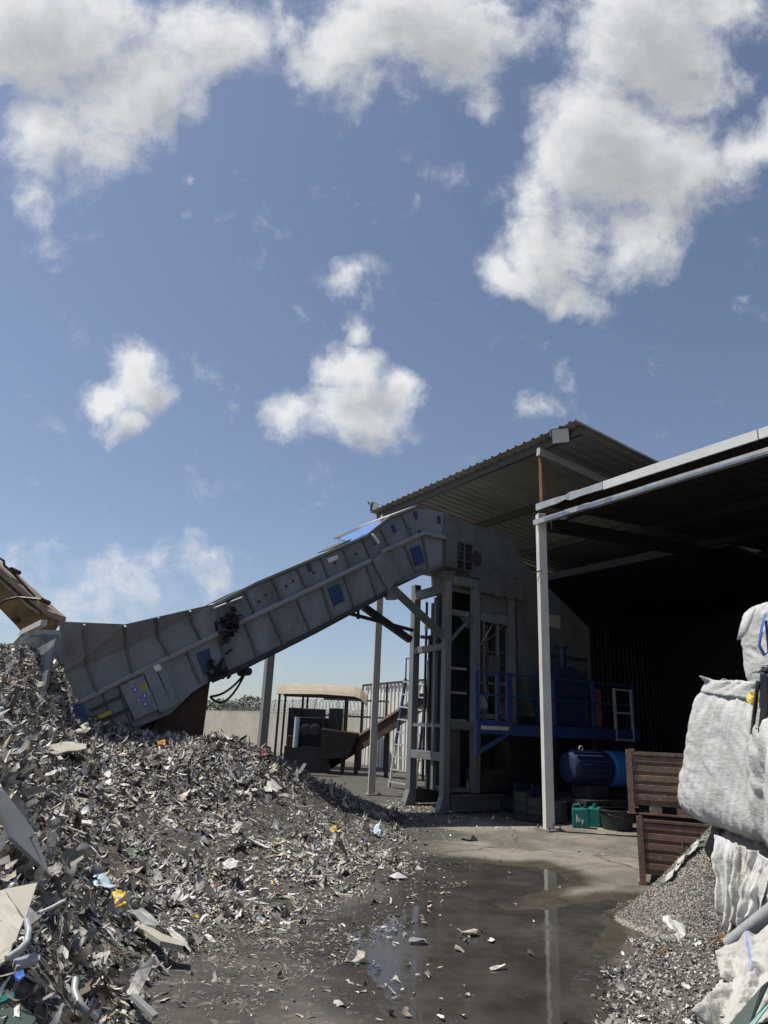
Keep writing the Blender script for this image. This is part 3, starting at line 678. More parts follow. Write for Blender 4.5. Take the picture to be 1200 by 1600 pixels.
# ------------------------------------------------------------------ conveyor
SN, SF = 3.48, 1.98
cv = thing('inclined_conveyor', 'big grey inclined feed conveyor with flared hopper rising out of the scrap heap', 'conveyor', W(2.7, -7, .9))
def TZ(pts, s=SN): return [P(x, y, s) for x, y in pts]
top = [(327, 947), (400, 912), (480, 878), (570, 839), (608, 809), (649, 793)]
rail1 = [(123, 1097), (203, 1056), (367, 977), (380, 970), (480, 923), (576, 877)]
rail2 = [(592, 864), (659, 834), (692, 841)]
bot = [(150, 1142), (265, 1116), (330, 1063), (380, 1042), (490, 987), (602, 927), (616, 912), (690, 884)]
side = TZ([(123, 1097), (203, 1056), (330, 997)] + [(340, 942)] + top[1:] + [(700, 802), (700, 884)] + [(616, 912), (602, 927), (490, 987), (380, 1042), (330, 1063), (300, 1082), (265, 1116), (215, 1136), (150, 1142), (128, 1118)])
MB().prism(side, SN-.05, SN, 's').build('side_panel', 'conv', cv)
MB().prism(side, SF, SF+.05, 's').build('side_panel', 'conv', cv)
bl = TZ([(150, 1130), (265, 1106), (330, 1058), (380, 1034), (490, 980), (602, 920), (690, 878)])
MB().prism(bl+[(t, z-.09) for t, z in reversed(bl)], SF+.06, SN-.06, 's').build('belt', 'black', cv)
def seg_ribs(pairs, s0=SN+.002, d=.055, w=.035, m='convrib', nm='rib'):
    for a, b in pairs:
        p, q = P(*a, SN), P(*b, SN)
        MB().beam((s0+d/2, *p), (s0+d/2, *q), w, d, (1, 0, 0)).build(nm, m, cv)
def rib_between(lo, hi, us):
    out = []
    def at(line, u):
        L = [math.dist(line[i], line[i+1]) for i in range(len(line)-1)]; k = u*sum(L)
        for i, l in enumerate(L):
            if k <= l or i == len(L)-1:
                f = k/l; return (line[i][0]+(line[i+1][0]-line[i][0])*f, line[i][1]+(line[i+1][1]-line[i][1])*f)
            k -= l
    for u, v in us: out.append((at(lo, u), at(hi, v)))
    return out
# lower row, rail to bottom edge
seg_ribs([((160, 1080), (180, 1134)), ((185, 1070), (206, 1134)), ((223, 1054), (252, 1116)), ((290, 1016), (312, 1068)), ((340, 992), (356, 1050)), ((382, 972), (402, 1030)), ((420, 958), (443, 1010)), ((463, 938), (484, 986)), ((502, 918), (518, 968)), ((537, 902), (553, 950)), ((571, 884), (588, 932))])
seg_ribs([((601, 868), (622, 908)), ((631, 853), (650, 898)), ((659, 838), (668, 890))])
# upper row, top edge to rail
seg_ribs([((381, 922), (400, 966)), ((424, 903), (441, 944)), ((463, 888), (480, 924)), ((500, 870), (514, 908)), ((535, 857), (548, 892)), ((566, 843), (579, 876)), ((594, 828), (611, 861)), ((626, 804), (644, 842))])
for ln in (rail1, rail2):
    MB().tube([(SN+.07, *P(x, y, SN)) for x, y in ln], .048, 8).build('guide_rail', 'rail', cv, smooth=True)
MB().tube([(SN+.03, *P(x, y, SN)) for x, y in [(334, 946)]+top[1:]], .04, 6).build('top_rail', 'convrib', cv, smooth=True)
MB().tube([(SN+.03, *P(x, y, SN)) for x, y in bot[2:6]], .05, 6).build('bottom_rail', 'machd', cv, smooth=True)
MB().tube([(SN+.03, *P(x, y, SN)) for x, y in bot[6:]], .04, 6).build('bottom_rail', 'convrib', cv, smooth=True)
# double flange where the incline meets the head, and the wide flange of the foot
for a in ([(578, 876), (592, 866), (618, 908), (603, 924)], [(592, 868), (600, 863), (624, 906), (618, 910)]):
    MB().prism(TZ(a), SN+.003, SN+.10, 's').build('flange', 'conv', cv, bevel=.006)
for a in ([(223, 1052), (240, 1044), (268, 1104), (248, 1114)], [(242, 1043), (252, 1038), (278, 1096), (268, 1104)]):
    MB().prism(TZ(a), SN+.003, SN+.09, 's').build('flange', 'conv', cv, bevel=.006)
# control box with signs
box = TZ([(184, 1072), (221, 1055), (245, 1108), (208, 1126)]); MB().prism(box, SN+.06, SN+.12, 's').build('control_box', 'conv', cv, bevel=.01)
cb = cv.children[-1]
for x, y, r_, mm in [(208, 1078, .042, 'emblem'), (223, 1087, .042, 'emblem'), (213, 1094, .03, 'emblem'), (224, 1100, .042, 'emblem')]:
    t, z = P(x, y, SN); o = MB().lathe((SN+.121, t, z), [(r_, 0), (r_, .004)], (1, 0, 0), 18).build('safety_sign', mm, cb)
    MB().lathe((SN+.126, t, z+r_*.28), [(r_*.3, 0), (r_*.3, .003)], (1, 0, 0), 12).build('pictogram', 'label', o)
    MB().prism([(t-r_*.5, z-r_*.45), (t+r_*.5, z-r_*.45), (t+r_*.28, z+r_*.05), (t-r_*.28, z+r_*.05)], SN+.126, SN+.129, 's').build('pictogram', 'label', o)
t, z = P(222, 1072, SN); MB().prism([(t-.06, z-.045), (t+.06, z-.045), (t, z+.06)], SN+.121, SN+.125, 's').build('warning_sign', 'yellow', cb)
MB().prism([(t-.007, z-.02), (t+.007, z-.02), (t+.009, z+.028), (t-.009, z+.028)], SN+.1255, SN+.127, 's').build('warning_mark', 'cap', cb)
for pts, mm, nm in [([(306, 1021), (326, 1013), (333, 1040), (318, 1056)], 'blue', 'inspection_cover'), ([(511, 919), (530, 912), (538, 938), (521, 948)], 'blue', 'inspection_cover'), ([(640, 857), (655, 852), (663, 878), (648, 885)], 'blue', 'inspection_cover'),
                    ([(478, 882), (484, 880), (488, 892), (482, 894)], 'blue', 'hinge_cover'), ([(610, 822), (615, 819), (620, 831), (615, 834)], 'blue', 'hinge_cover'), ([(645, 800), (650, 798), (653, 811), (648, 812)], 'blue', 'hinge_cover'), ([(683, 806), (688, 807), (688, 819), (683, 818)], 'blue', 'hinge_cover'),
                    ([(315, 961), (323, 957), (328, 970), (320, 974)], 'blue', 'hinge_cover'), ([(511, 873), (526, 867), (528, 873), (513, 880)], 'label', 'label_plate'), ([(236, 1042), (246, 1038), (250, 1046), (241, 1050)], 'label', 'label_plate')]:
    MB().prism(TZ(pts), SN+.003+(.1 if nm == 'label_plate' and pts[0][0] < 300 else 0), SN+.02+(.1 if nm == 'label_plate' and pts[0][0] < 300 else 0), 's').build(nm, mm, cv)
# bolts and handles on the wall
mb = MB()
for x, y in [(415, 930), (404, 940), (447, 916), (458, 908), (490, 895), (523, 880), (556, 866), (585, 850), (392, 948), (640, 826), (655, 830)]:
    t, z = P(x, y, SN); mb.lathe((SN, t, z), [(.025, 0), (.025, .025), (.012, .03)], (1, 0, 0), 8)
mb.build('bolts', 'machd', cv)
MB().prism(TZ([(113, 1098), (128, 1100), (137, 1128), (110, 1130)]), SN+.003, SN+.12, 's').build('end_cover', 'blue', cv)
for a in ([(140, 1110), (188, 1088)], [(146, 1132), (200, 1108)]):
    MB().beam((SN+.05, *P(*a[0], SN)), (SN+.05, *P(*a[1], SN)), .05, .04, (1, 0, 0)).build('slide_rail', 'machd', cv)
MB().beam((SN+.05, *P(146, 1124, SN)), (SN+.05, *P(172, 1112, SN)), .06, .07, (1, 0, 0)).build('tension_rod', 'yellow', cv)
# hopper: lower wall upright, upper wall flared outwards
hop_lo = [(110, 1098), (203, 1056), (330, 994), (338, 985), (300, 970), (240, 994), (200, 1012), (134, 1040), (100, 1053)]
def hop(s, sg, mm):
    lo = [(123, 1097), (203, 1056), (330, 997)]; mid = [(100, 1053), (200, 1012), (338, 960)]; hi = [(86, 975), (187, 979), (334, 944)]
    row = []
    for ln, off in ((lo, 0), (mid, .02), (hi, .34)):
        row.append([(s+sg*off*(1 if i < 2 else .1), *P(x, y, SN)) for i, (x, y) in enumerate(ln)])
    mb = MB(); vs = [p for r_ in row for p in r_]; vs2 = [(p[0]-sg*.03, p[1], p[2]) for p in vs]
    fs = []
    for r_ in range(2):
        for i in range(2):
            a = r_*3+i; fs += [(a, a+1, a+4, a+3), (a+9, a+12, a+13, a+10)]
    rim = [0, 1, 2, 5, 8, 7, 6, 3]
    for i in range(8): a, b = rim[i], rim[(i+1) % 8]; fs.append((a, a+9, b+9, b))
    return mb.add(vs+vs2, fs).build('hopper_side', mm, cv)
hs = hop(SN+.06, 1, 'conv'); hop(SF-.06, -1, 'conv')
def hrib(a, m_, b, f):
    o = SN+.06
    p0 = (o+.03, *P(*a, SN)); p1 = (o+.02+.03, *P(*m_, SN)); p2 = (o+.02+.32*f+.03, *P(*b, SN))
    mb = MB(); mb.beam(p0, p1, .03, .06, (1, 0, 0)); mb.beam(p1, p2, .03, .06, (1, 0, 0)); mb.build('hopper_rib', 'convrib', hs)
hrib((150, 1082), (134, 1040), (124, 980), 1); hrib((205, 1054), (196, 1016), (186, 982), 1); hrib((262, 1026), (244, 994), (238, 968), .8); hrib((312, 1000), (297, 975), (290, 957), .45)
# far back frame of the hopper and end wall
t0, z0 = P(86, 975, SN); t1, z1 = P(110, 1098, SN)
MB().prism([(SF-.05, z1-.1), (SN+.05, z1-.1), (SN+.36, z0-.25), (SF-.36, z0-.25)], t0-.0, t0+.04, 't').build('end_wall', 'conv', cv)
t3, z3 = P(187, 979, SN)
for (p, q, w) in [((SF-.5, t0-.25, z0+.02), (SF-.5, t3+.2, z3+.06), .10), ((SF-.5, t0-.25, z0+.02), (SN+.2, t0-.18, z0-.02), .09), ((SF-.5, t0-.25, z0), (SF-.3, t0-.75, z0-.85), .08), ((SF+.2, t0-.2, z0-.02), (SF+.1, t0-.65, z0-.8), .07), ((SF-.5, t3+.2, z3+.06), (SF-.3, t3+1.3, z3+.26), .09)]:
    MB().beam(p, q, w, w).build('end_frame', 'pale', cv)
MB().prism([(t0-.2, z0-.05), (t3+.2, z3+.02), (t3+.2, z3-.3), (t0-.2, z0-.4)], SF-.52, SF-.47, 's').build('back_plate', 'pale', cv)
# lids on top
def lid(pts, s0, s1, rise, mm, nm, th=.02):
    a = [P(x, y, SN) for x, y in pts]; (ta, za), (tb, zb) = a
    vs = [(s0, ta, za), (s0, tb, zb), (s1, tb, zb+rise), (s1, ta, za+rise)]; vs += [(x, y_, z+th) for x, y_, z in vs]
    MB().add(vs, [(0, 3, 2, 1), (4, 5, 6, 7), (0, 1, 5, 4), (1, 2, 6, 5), (2, 3, 7, 6), (3, 0, 4, 7)]).build(nm, mm, cv)
lid([(550, 846), (609, 817)], SN-.04, SN-.62, .15, 'bluel', 'blue_lid')
lid([(610, 806), (648, 791)], SN-.04, SF, .05, 'pale', 'top_lid')
lid([(514, 860), (548, 844)], SN+.02, SN-.5, .03, 'machd', 'cover_plate')
lid([(568, 830), (604, 813)], SN-.7, SF+.2, .10, 'machd', 'cover_plate')
lid([(330, 953), (374, 936)], SN+.16, SN-.5, .09, 'pale', 'torn_flap')
MB().beam((SN+.1, *P(578, 836, SN)), (SN+.1, *P(588, 850, SN)), .05, .04, (1, 0, 0)).build('latch', 'label', cv)
# torn black rubber hanging where hopper and incline meet
mb = MB(); r2 = random.Random(4)
for k in range(46):
    x = 342+r2.gauss(10, 9); y = 968+r2.gauss(6, 13); t, z = P(x, y, SN); a = r2.uniform(0, 6.28); l = r2.uniform(.05, .2)
    mb.beam((SN+.1+r2.uniform(0, .1), t-l*math.cos(a)/2, z-l*math.sin(a)/2), (SN+.12+r2.uniform(0, .12), t+l*math.cos(a)/2, z+l*math.sin(a)/2), r2.uniform(.04, .12), r2.uniform(.01, .03))
for k in range(30):
    x = 325+r2.gauss(10, 8); y = 1046+r2.gauss(0, 8); t, z = P(x, y, SN); a = r2.uniform(0, 6.28); l = r2.uniform(.05, .16)
    mb.beam((SN+.06, t-l*math.cos(a)/2, z-l*math.sin(a)/2), (SN+.12, t+l*math.cos(a)/2, z+l*math.sin(a)/2), r2.uniform(.02, .07), r2.uniform(.01, .03))
o = mb.build('torn_rubber', 'black', cv); o['kind'] = 'stuff'
# pedestal, cables
ta, za = P(300, 1075, SN)
MB().prism([(ta-.42, .2), (ta+.32, .2), (ta+.36, za+.28), (ta-.5, za+.02)], 2.2, 3.3, 's').build('pedestal', 'rustd', cv)
MB().prism([(ta-.62, za-.5), (ta-.40, za-.5), (ta-.42, za+.1), (ta-.85, za-.1)], SN-.2, SN-.1, 's').build('foot_plate', 'conv', cv)
for dy, sag in ((0, .12), (.06, .3)):
    a = P(388, 1045, SN-.3); b = P(330, 1088, SN-.3)
    pts = [(SN-.3-dy, a[0]+(b[0]-a[0])*u, a[1]+(b[1]-a[1])*u-sag*4*u*(1-u)) for u in np.linspace(0, 1, 10)]
    MB().tube(pts, .022, 6).build('cable', 'cable', cv, smooth=True)
mb = MB().lathe((SN-.15, *P(382, 1050, SN-.15)), [(.07, -.2), (.07, .2)], (1, 0, 0), 14); mb.build('return_roller', 'black', cv)
# struts down to the shredder frame
def strut(a, b, s, w, m_): MB().beam((s, *P(*a, s)), (s, *P(*b, s)), w, w).build('strut', m_, cv)
strut((612, 918), (697, 998), SN-.12, .13, 'mach'); strut((568, 948), (641, 1000), SF+.1, .14, 'machd'); strut((540, 957), (645, 985), SF+.1, .07, 'machd')
MB().prism(TZ([(603, 924), (622, 908), (624, 936), (612, 936)]), SN-.2, SN-.06, 's').build('strut_bracket', 'conv', cv)
MB().beam((SF+.1, *P(556, 952, SF)), (SF+.1, *P(556, 968, SF)), .05, .05).build('hanger', 'machd', cv)

# ------------------------------------------------------------------ shredder tower
sh = thing('shredder', 'tall grey shredder on steel legs with sloping hood under the canopy', 'shredder', W(2.9, 1, 0))
hood = TZ([(692, 802), (649, 793)][:1]) + [(-.45, 6.17), (.2, 6.08), (1.27, 6.10), (1.85, 5.42), (3.96, 4.12), (3.96, 2.0), (2.1, 1.95), (1.66, 3.1), (1.62, 4.80), (.35, 4.86), (.22, 4.86), (.2, 5.1), (-.08, 5.1), (-.58, 5.05)]
MB().prism(hood, SF+.02, SN+.015, 's').build('hood', 'mach', sh)
ho = sh.children[-1]
# seams, vents, bearing
mb = MB()
for x in (-.12, .35, .75, 1.3): mb.box((SN+.016, x-.012, 5.25), (SN+.03, x+.012, 6.05 if x < 1.2 else 5.9))
mb.build('seam', 'convrib', ho)
MB().prism(TZ([(693, 842), (709, 844), (709, 890), (693, 886)]), SN+.017, SN+.14, 's').build('corner_casing', 'mach', sh, bevel=.008)
vt = TZ([(711, 846), (737, 850), (737, 893), (711, 889)])
MB().prism(vt, SN+.017, SN+.022, 's').build('vent', 'black', sh); ve = sh.children[-1]
(ta, za), (tb, zb) = vt[0], vt[2]
mb = MB()
for u in (0, .5, 1): mb.box((SN+.023, ta+(tb-ta)*u-.015, zb), (SN+.05, ta+(tb-ta)*u+.015, za))
for u in (0, .33, .66, 1): mb.box((SN+.023, ta, zb+(za-zb)*u-.008), (SN+.04, tb, zb+(za-zb)*u+.008))
mb.build('grille', 'mach', ve)
t, z = P(742, 873, SN); MB().lathe((SN+.017, t, z), [(.17, 0), (.17, .03), (.13, .035), (.13, .01), (.02, .01)], (1, 0, 0), 22).build('bearing', 'machd', sh)
MB().prism(TZ([(690, 892), (712, 892), (706, 907), (696, 907)]), SN-.2, SN+.02, 's').build('leg_head', 'mach', sh)
def leg(s, t, z0, z1, w, m_='legs', flare=True, nm='leg'):
    mb = MB(); mb.beam((s, t, z0+(.32 if flare else 0)), (s, t, z1), w, w, (0, 1, 0)); o = mb.build(nm, m_, sh, bevel=.01)
    if flare:
        h = w/2
        mb = MB(); mb.prism([(t-h, z0+.32), (t+h, z0+.32), (t+h, z0+.015), (t-h-.09, z0+.015), (t-h-.09, z0+.06)], s-h, s+h, 's'); mb.build('foot', m_, o)
    return o
leg(SN-.06, -.38, 0, 4.82, .155); leg(SF+.02, -.22, 0, 4.82, .17)
leg(SN-.1, .44, .36, 4.84, .17, flare=False); leg(SN-.1, 1.47, 1.6, 4.6, .17, flare=False); leg(SF+.1, .5, .36, 4.8, .2, flare=False); leg(SF+.1, 1.5, .36, 4.8, .2, flare=False)
leg(SN-1.1, .46, .36, 4.8, .12, flare=False); leg(SN-.9, -.2, .36, 3.6, .07, 'machd', flare=False)
def bm_(p, q, w, h, m_='legs', nm='beam'): return MB().beam(p, q, w, h).build(nm, m_, sh, bevel=.006)
for z, h in ((1.05, .17), (3.28, .14), (4.55, .2)): bm_((SF+.12, -.25, z), (SN-.16, -.36, z), .12, h)
bm_((SN-.1, .56, 4.02), (SN-.1, 1.36, 4.02), .16, .2); bm_((SN-.1, .56, 4.68), (SN-.1, 1.36, 4.74), .16, .14)
MB().box((SN-.16, .57, 4.13), (SN-.06, 1.35, 4.60)).build('infill_plate', 'mach', sh)
bm_((SN-.08, -.27, 4.72), (SN-.1, .33, 4.74), .16, .2)
bm_((SN-.2, -.28, 4.05), (SN-.2, .32, 4.05), .1, .12); MB().prism([(.1, 3.98), (.33, 3.98), (.33, 3.74)], SN-.24, SN-.16, 's').build('gusset', 'mach', sh)
for t in (.95, 1.3, 1.62):
    MB().prism([(t-.08, 5.12), (t+.08, 5.12), (t+.08, 4.5), (t-.06, 4.5)], SN+.017, SN+.12, 's').build('chute_post', 'mach', sh, bevel=.005)
MB().box((SN+.017, .45, 4.55), (SN+.06, 1.75, 4.98)).build('chute_wall', 'mach', sh)
# base skid
mb = MB(); mb.hbeam((SN, -.25, .19), (SN, 1.1, .19), .2, .3, th=.03); mb.build('skid', 'mach', sh)
mb = MB(); mb.hbeam((SF, -.2, .19), (SF, 3.8, .19), .2, .3, th=.03); mb.build('skid', 'mach', sh)
mb = MB(); mb.prism([(SF+.1, 1.12), (SN+.5, 1.0), (SN+.5, 2.7), (SF+.1, 2.7)], .05, .30, 'z'); mb.build('base_block', 'machd', sh, bevel=.01)
MB().box((SF+.12, -.12, .35), (SN-.2, 3.8, .38)).build('deck_plate', 'machd', sh)
MB().box((SN-.5, -.15, .40), (SN-.42, .30, 1.62)).build('guard_panel', 'mach', sh)
MB().box((SN-.6, .6, .38), (SN-.05, 1.35, .82)).build('pump_box', 'machd', sh, bevel=.012)
MB().box((SF+.25, .2, .4), (SN-1.0, 1.9, 4.7)).build('dark_backing_box', 'machd', sh, bevel=.02)  # dark backing box, stands in for the shade of the bay's cavity
MB().box((SN-.75, 1.55, .4), (SN-.3, 3.7, 1.9)).build('lower_casing', 'machd', sh, bevel=.02)
mb = MB(); mb.lathe((SN-.35, .75, 1.0), [(.05, -.2), (.05, .3), (.02, .3), (.02, .5)], (0, 0, 1), 10); mb.build('ram_cylinder', 'machd', sh)
for (s, t, z0, z1, w) in [(SN-.14, .72, 1.8, 3.95, .05), (SN-.14, 1.12, 1.8, 3.95, .06), (SN-.55, -.3, .4, 4.4, .08), (SF+.3, .1, .4, 4.4, .09), (SN-.75, .2, .4, 4.6, .1)]:
    MB().beam((s, t, z0), (s, t, z1), w, w, (0, 1, 0)).build('upright', 'legs', sh)
for (p, q, w) in [((SN-.14, .57, 2.6), (SN-.14, 1.36, 2.6), .06), ((SN-.14, .57, 1.9), (SN-.14, 1.36, 1.9), .09), ((SN-.14, -.25, 1.66), (SN-.14, .32, 1.66), .12), ((SN-.14, -.25, .42), (SN-.14, .32, .42), .08), ((SF+.2, -.2, 2.3), (SF+.2, .4, 2.3), .07), ((SF+.2, -.2, 3.6), (SF+.2, .4, 3.6), .07), ((SN-.3, -.3, 1.66), (SF+.2, -.3, 1.66), .07)]:
    MB().beam(p, q, w, w).build('cross_bar', 'legs', sh)
MB().beam((SN-.2, -.3, 3.3), (SN-.2, .35, 3.95), .06, .06).build('diagonal_brace', 'legs', sh)
MB().box((SN-.22, .85, 2.75), (SN-.08, 1.08, 3.2)).build('junction_box', 'mach', sh, bevel=.01); MB().box((SN-.2, .62, 2.05), (SN-.1, .8, 2.35)).build('junction_box', 'pale', sh, bevel=.01)
for k in range(5):
    a0_ = (SN-.06-.02*k, .6+.15*k, 2.5+.2*k); b0_ = (SN-.08, 1.3-.1*k, 1.85+.1*k); r_ = .25+.1*k
    MB().tube([(a0_[0]+(b0_[0]-a0_[0])*u, a0_[1]+(b0_[1]-a0_[1])*u, a0_[2]+(b0_[2]-a0_[2])*u-r_*u*(1-u)*3) for u in np.linspace(0, 1, 12)], .012+.003*(k % 2), 6).build('cable', 'cable', sh, smooth=True)
# rods, rails and pipes in the bay between the columns
for (s, t, z0, z1, r_, m_) in [(SN-.5, -.05, 1.75, 4.1, .035, 'mach'), (SN-.6, .12, 1.75, 4.3, .022, 'mach'), (SN-.3, .95, 1.8, 3.9, .03, 'mach'), (SN-.35, 1.2, 1.8, 3.2, .025, 'machd'), (SN-1.2, -.1, .5, 4.4, .03, 'machd')]:
    MB().tube([(s, t, z0), (s, t, z1)], r_, 8).build('hydraulic_rod', m_, sh, smooth=True)
for z in (1.78, 2.35, 2.86):
    MB().beam((SN-.25, -.25, z), (SN-.25, .32, z), .03, .05).build('hand_rail', 'ladder', sh)
for z in (2.35, 3.05, 3.3):
    MB().beam((SN-.25, .57, z), (SN-.25, 1.36, z), .03, .04).build('hand_rail', 'mach', sh)
mb = MB(); mb.lathe((SN-.45, -.05, 3.05), [(.03, 0), (.045, .03), (.045, .2), (.03, .22)], (0, 0, 1), 10); mb.build('work_lamp', 'label', sh, smooth=True)
mb = MB(); mb.lathe((SN-1.2, -.1, 3.75), [(.03, 0), (.05, .03), (.05, .2), (.03, .22)], (0, 0, 1), 10); mb.build('work_lamp', 'label', sh, smooth=True)
pts = [(SN-.02, .55+u*1.3, 3.45+.95*u+.45*u*u-.55*4*u*(1-u)*.25) for u in np.linspace(0, 1, 14)]
MB().tube(pts, .014, 6).build('hose', 'mach', sh, smooth=True)
pts = [(SN-.12, .6+.4*u, 3.4+.55*u) for u in np.linspace(0, 1, 4)]; MB().tube(pts, .012, 6).build('hose', 'ladder', sh)
MB().box((SN+.017, 2.35, 4.0), (SN+.03, 2.95, 4.3)).build('name_plate', 'beige', sh)
mb = MB(); mb.add([(SN-.3, .75, 2.0), (SN-.3, .95, 2.05), (SN-.28, 1.0, 2.5), (SN-.3, .92, 2.75), (SN-.29, .8, 2.4)], [(0, 1, 2, 3, 4)]); mb.build('rag', 'offwhite', sh, solid=.01)
MB().beam((SN+.05, 2.35, 4.75), (SN+.05, 3.6, 4.0), .08, .1).build('hood_rail', 'mach', sh)
MB().box((SN+.017, 2.2, 3.3), (SN+.05, 3.8, 3.36)).build('hood_seam', 'machd', sh)
MB().box((SN+.017, 2.2, 2.6), (SN+.07, 3.8, 2.68)).build('hood_seam', 'machd', sh)

# ------------------------------------------------------------------ blue service platform
pf = thing('service_platform', 'blue service platform with railing in front of the shredder', 'platform', W(4.6, .5, 0))
S1, S0 = 4.55, 3.72
MB().box((S0, -.5, 1.66), (S1, 4.2, 1.76)).build('deck', 'machd', pf)
MB().box((S1+.002, -.52, 1.54), (S1+.06, .40, 1.80)).build('edge_beam', 'blue', pf); MB().box((S1+.002, .42, 1.52), (S1+.06, 4.2, 1.74)).build('edge_beam', 'blue', pf)
MB().box((S1+.061, -.42, 1.62), (S1+.066, .28, 1.69)).build('kick_plate', 'pale', pf)
for t, w in ((-.48, .07), (.36, .13), (.05, .035), (1.62, .05), (2.8, .05), (4.1, .05)):
    MB().box((S1-.05, t-w/2, 1.8 if t < .5 else 1.75), (S1+.02, t+w/2, 2.74)).build('rail_post', 'blue', pf)
for z in (2.71, 2.28):
    MB().beam((S1-.015, -.44, z), (S1-.015, 4.1, z), .03, .04).build('railing', 'blue', pf)
mb = MB(); mb.beam((S1, -.47, 1.16), (S1, -.47, 1.54), .06, .07); mb.build('bracket', 'blue', pf)
MB().beam((S1, -.47, 1.18), (S1, .30, 1.56), .06, .08).build('bracket', 'blue', pf)
for t in (1.65, 2.9, 4.1):
    MB().beam((S1-.1, t, .03), (S1-.1, t, 1.6), .09, .09).build('support_leg', 'machd', pf)

# ------------------------------------------------------------------ things inside the shed
pu = thing('hydraulic_unit', 'dark blue arched hydraulic unit standing on the platform', 'machine', W(4.2, 2.3, 1.76))
prof = [(1.72, 1.77), (2.86, 1.77), (2.86, 2.5)]+[(2.29+.57*math.cos(a), 2.5+.52*math.sin(a)) for a in np.linspace(.15, math.pi-.15, 9)]+[(1.72, 2.5)]
MB().prism(prof, 3.85, 4.42, 's').build('casing', 'blued', pu, bevel=.015)
MB().tube([(4.1, 2.35, 3.0), (4.1, 2.35, 3.45)], .09, 10).build('neck', 'blued', pu, smooth=True)
MB().tube([(4.1, 2.35, 3.45), (4.1, 2.35, 3.5)], .15, 12).build('flange', 'blued', pu, smooth=True)
for t in (1.9, 2.7): MB().beam((4.44, t, 1.78), (4.44, t, 3.0), .03, .05).build('frame_rail', 'blued', pu)
MB().beam((4.46, 1.9, 2.4), (4.46, 2.7, 2.4), .02, .04).build('frame_rail', 'blued', pu)
oc = thing('control_cabinet', 'dull red cabinet between the blue unit and the door frame', 'cabinet', W(4.1, 3.2, 1.76))
MB().box((3.9, 2.95, 1.77), (4.3, 3.35, 2.6)).build('cabinet_body', 'rust', oc, bevel=.015); MB().box((4.302, 2.98, 1.82), (4.315, 3.32, 2.56)).build('door', 'rust', oc); MB().box((4.316, 3.26, 2.15), (4.335, 3.29, 2.25)).build('handle', 'machd', oc)
gt = thing('gate_frame', 'thin grey gate frame at the far end of the blue platform', 'gate', W(4.58, 3.7, 1.7))
mb = MB()
for t in (3.42, 3.98): MB().beam((4.6, t, 1.5), (4.6, t, 2.62), .04, .05).build('stile', 'ladder', gt)
for z in (1.53, 2.1, 2.6): MB().beam((4.6, 3.44, z), (4.6, 3.96, z), .03, .04).build('cross_bar', 'ladder', gt)
em = thing('electric_motor', 'large dark blue electric motor with fan cowl tinted bright blue as if sunlit', 'motor', W(5.2, 2.2, .5))
ax = Vector((.18, 1, 0)).normalized(); c0 = Vector((5.0, 1.45, .97))
mb = MB(); mb.lathe(c0, [(.1, -.05), (.28, 0), (.30, .04), (.30, .9), (.28, .95)], ax, 28); mb.build('motor_body', 'blued', em, smooth=True); b_ = em.children[-1]
for k in range(18):
    a = 2*math.pi*k/18; u = ax.orthogonal().normalized(); w = ax.cross(u); d = u*math.cos(a)+w*math.sin(a)
    MB().beam(c0+ax*.08+d*.315, c0+ax*.86+d*.315, .012, .05, d).build('cooling_fin', 'blued', b_)
mb = MB(); mb.lathe(c0, [(.31, .96), (.345, .98), (.345, 1.34), (.30, 1.40), (.24, 1.41), (.22, 1.36), (.05, 1.36)], ax, 28); mb.build('fan_cowl', 'bluel', em, smooth=True)  # lighter blue on the cowl stands in for sunlight falling on it
MB().box((4.85, 1.7, .42), (5.35, 2.2, .66)).build('motor_foot', 'machd', em, bevel=.01)
mb = MB(); cc = c0+ax*.35+Vector((0, 0, .36)); mb.tube([(cc.x+.0, cc.y+.05*math.cos(a), cc.z+.05*math.sin(a)) for a in np.linspace(0, 6.0, 14)], .014, 6); mb.build('lifting_eye', 'pale', em, smooth=True)
mt = thing('motor_stand', 'dark steel stand carrying the blue electric motor', 'stand', W(5.1, 2, 0))
MB().box((4.7, 1.3, .36), (5.6, 2.95, .42)).build('top_plate', 'machd', mt)
for s in (4.78, 5.5):
    for t in (1.4, 2.85): MB().beam((s, t, .02), (s, t, .36), .08, .08).build('leg', 'machd', mt)
bc = thing('chute', 'low blue sloping chute on the floor behind the white post', 'chute', W(4.6, 1.4, 0))
MB().prism([(.95, .62), (2.4, .16), (2.4, .08), (.95, .30)], 4.5, 4.56, 's').build('side_plate', 'blued', bc); MB().prism([(.95, .62), (2.4, .16), (2.4, .08), (.95, .30)], 4.0, 4.06, 's').build('side_plate', 'blued', bc); MB().prism([(.95, .34), (2.4, .12), (2.4, .09), (.95, .31)], 4.065, 4.495, 's').build('trough', 'blued', bc)
for s in (4.1, 4.45): MB().beam((s, 1.1, .02), (s, 1.1, .32), .05, .05).build('leg', 'machd', bc)
def drum(x, y, label, r=.2, h=.52, m_='machd'):
    p = G(x, y); r_ = thing('drum', label, 'drum', p, 0, 'dark drums by the white post')
    mb = MB(wid); mb.lathe(p, [(r*.9, 0), (r, .02), (r, h*.32), (r*1.04, h*.34), (r, h*.36), (r, h*.64), (r*1.04, h*.66), (r, h*.68), (r, h*.97), (r*.95, h), (r*.9, h*.97), (.02, h*.97)], n=24); mb.build('drum_body', m_, r_, smooth=True)
    mb = MB(wid); mb.lathe(p+np.array([r*.5, 0, h*.97]), [(.03, 0), (.03, .03), (.01, .03)], n=10); mb.build('bung', 'cap', r_)
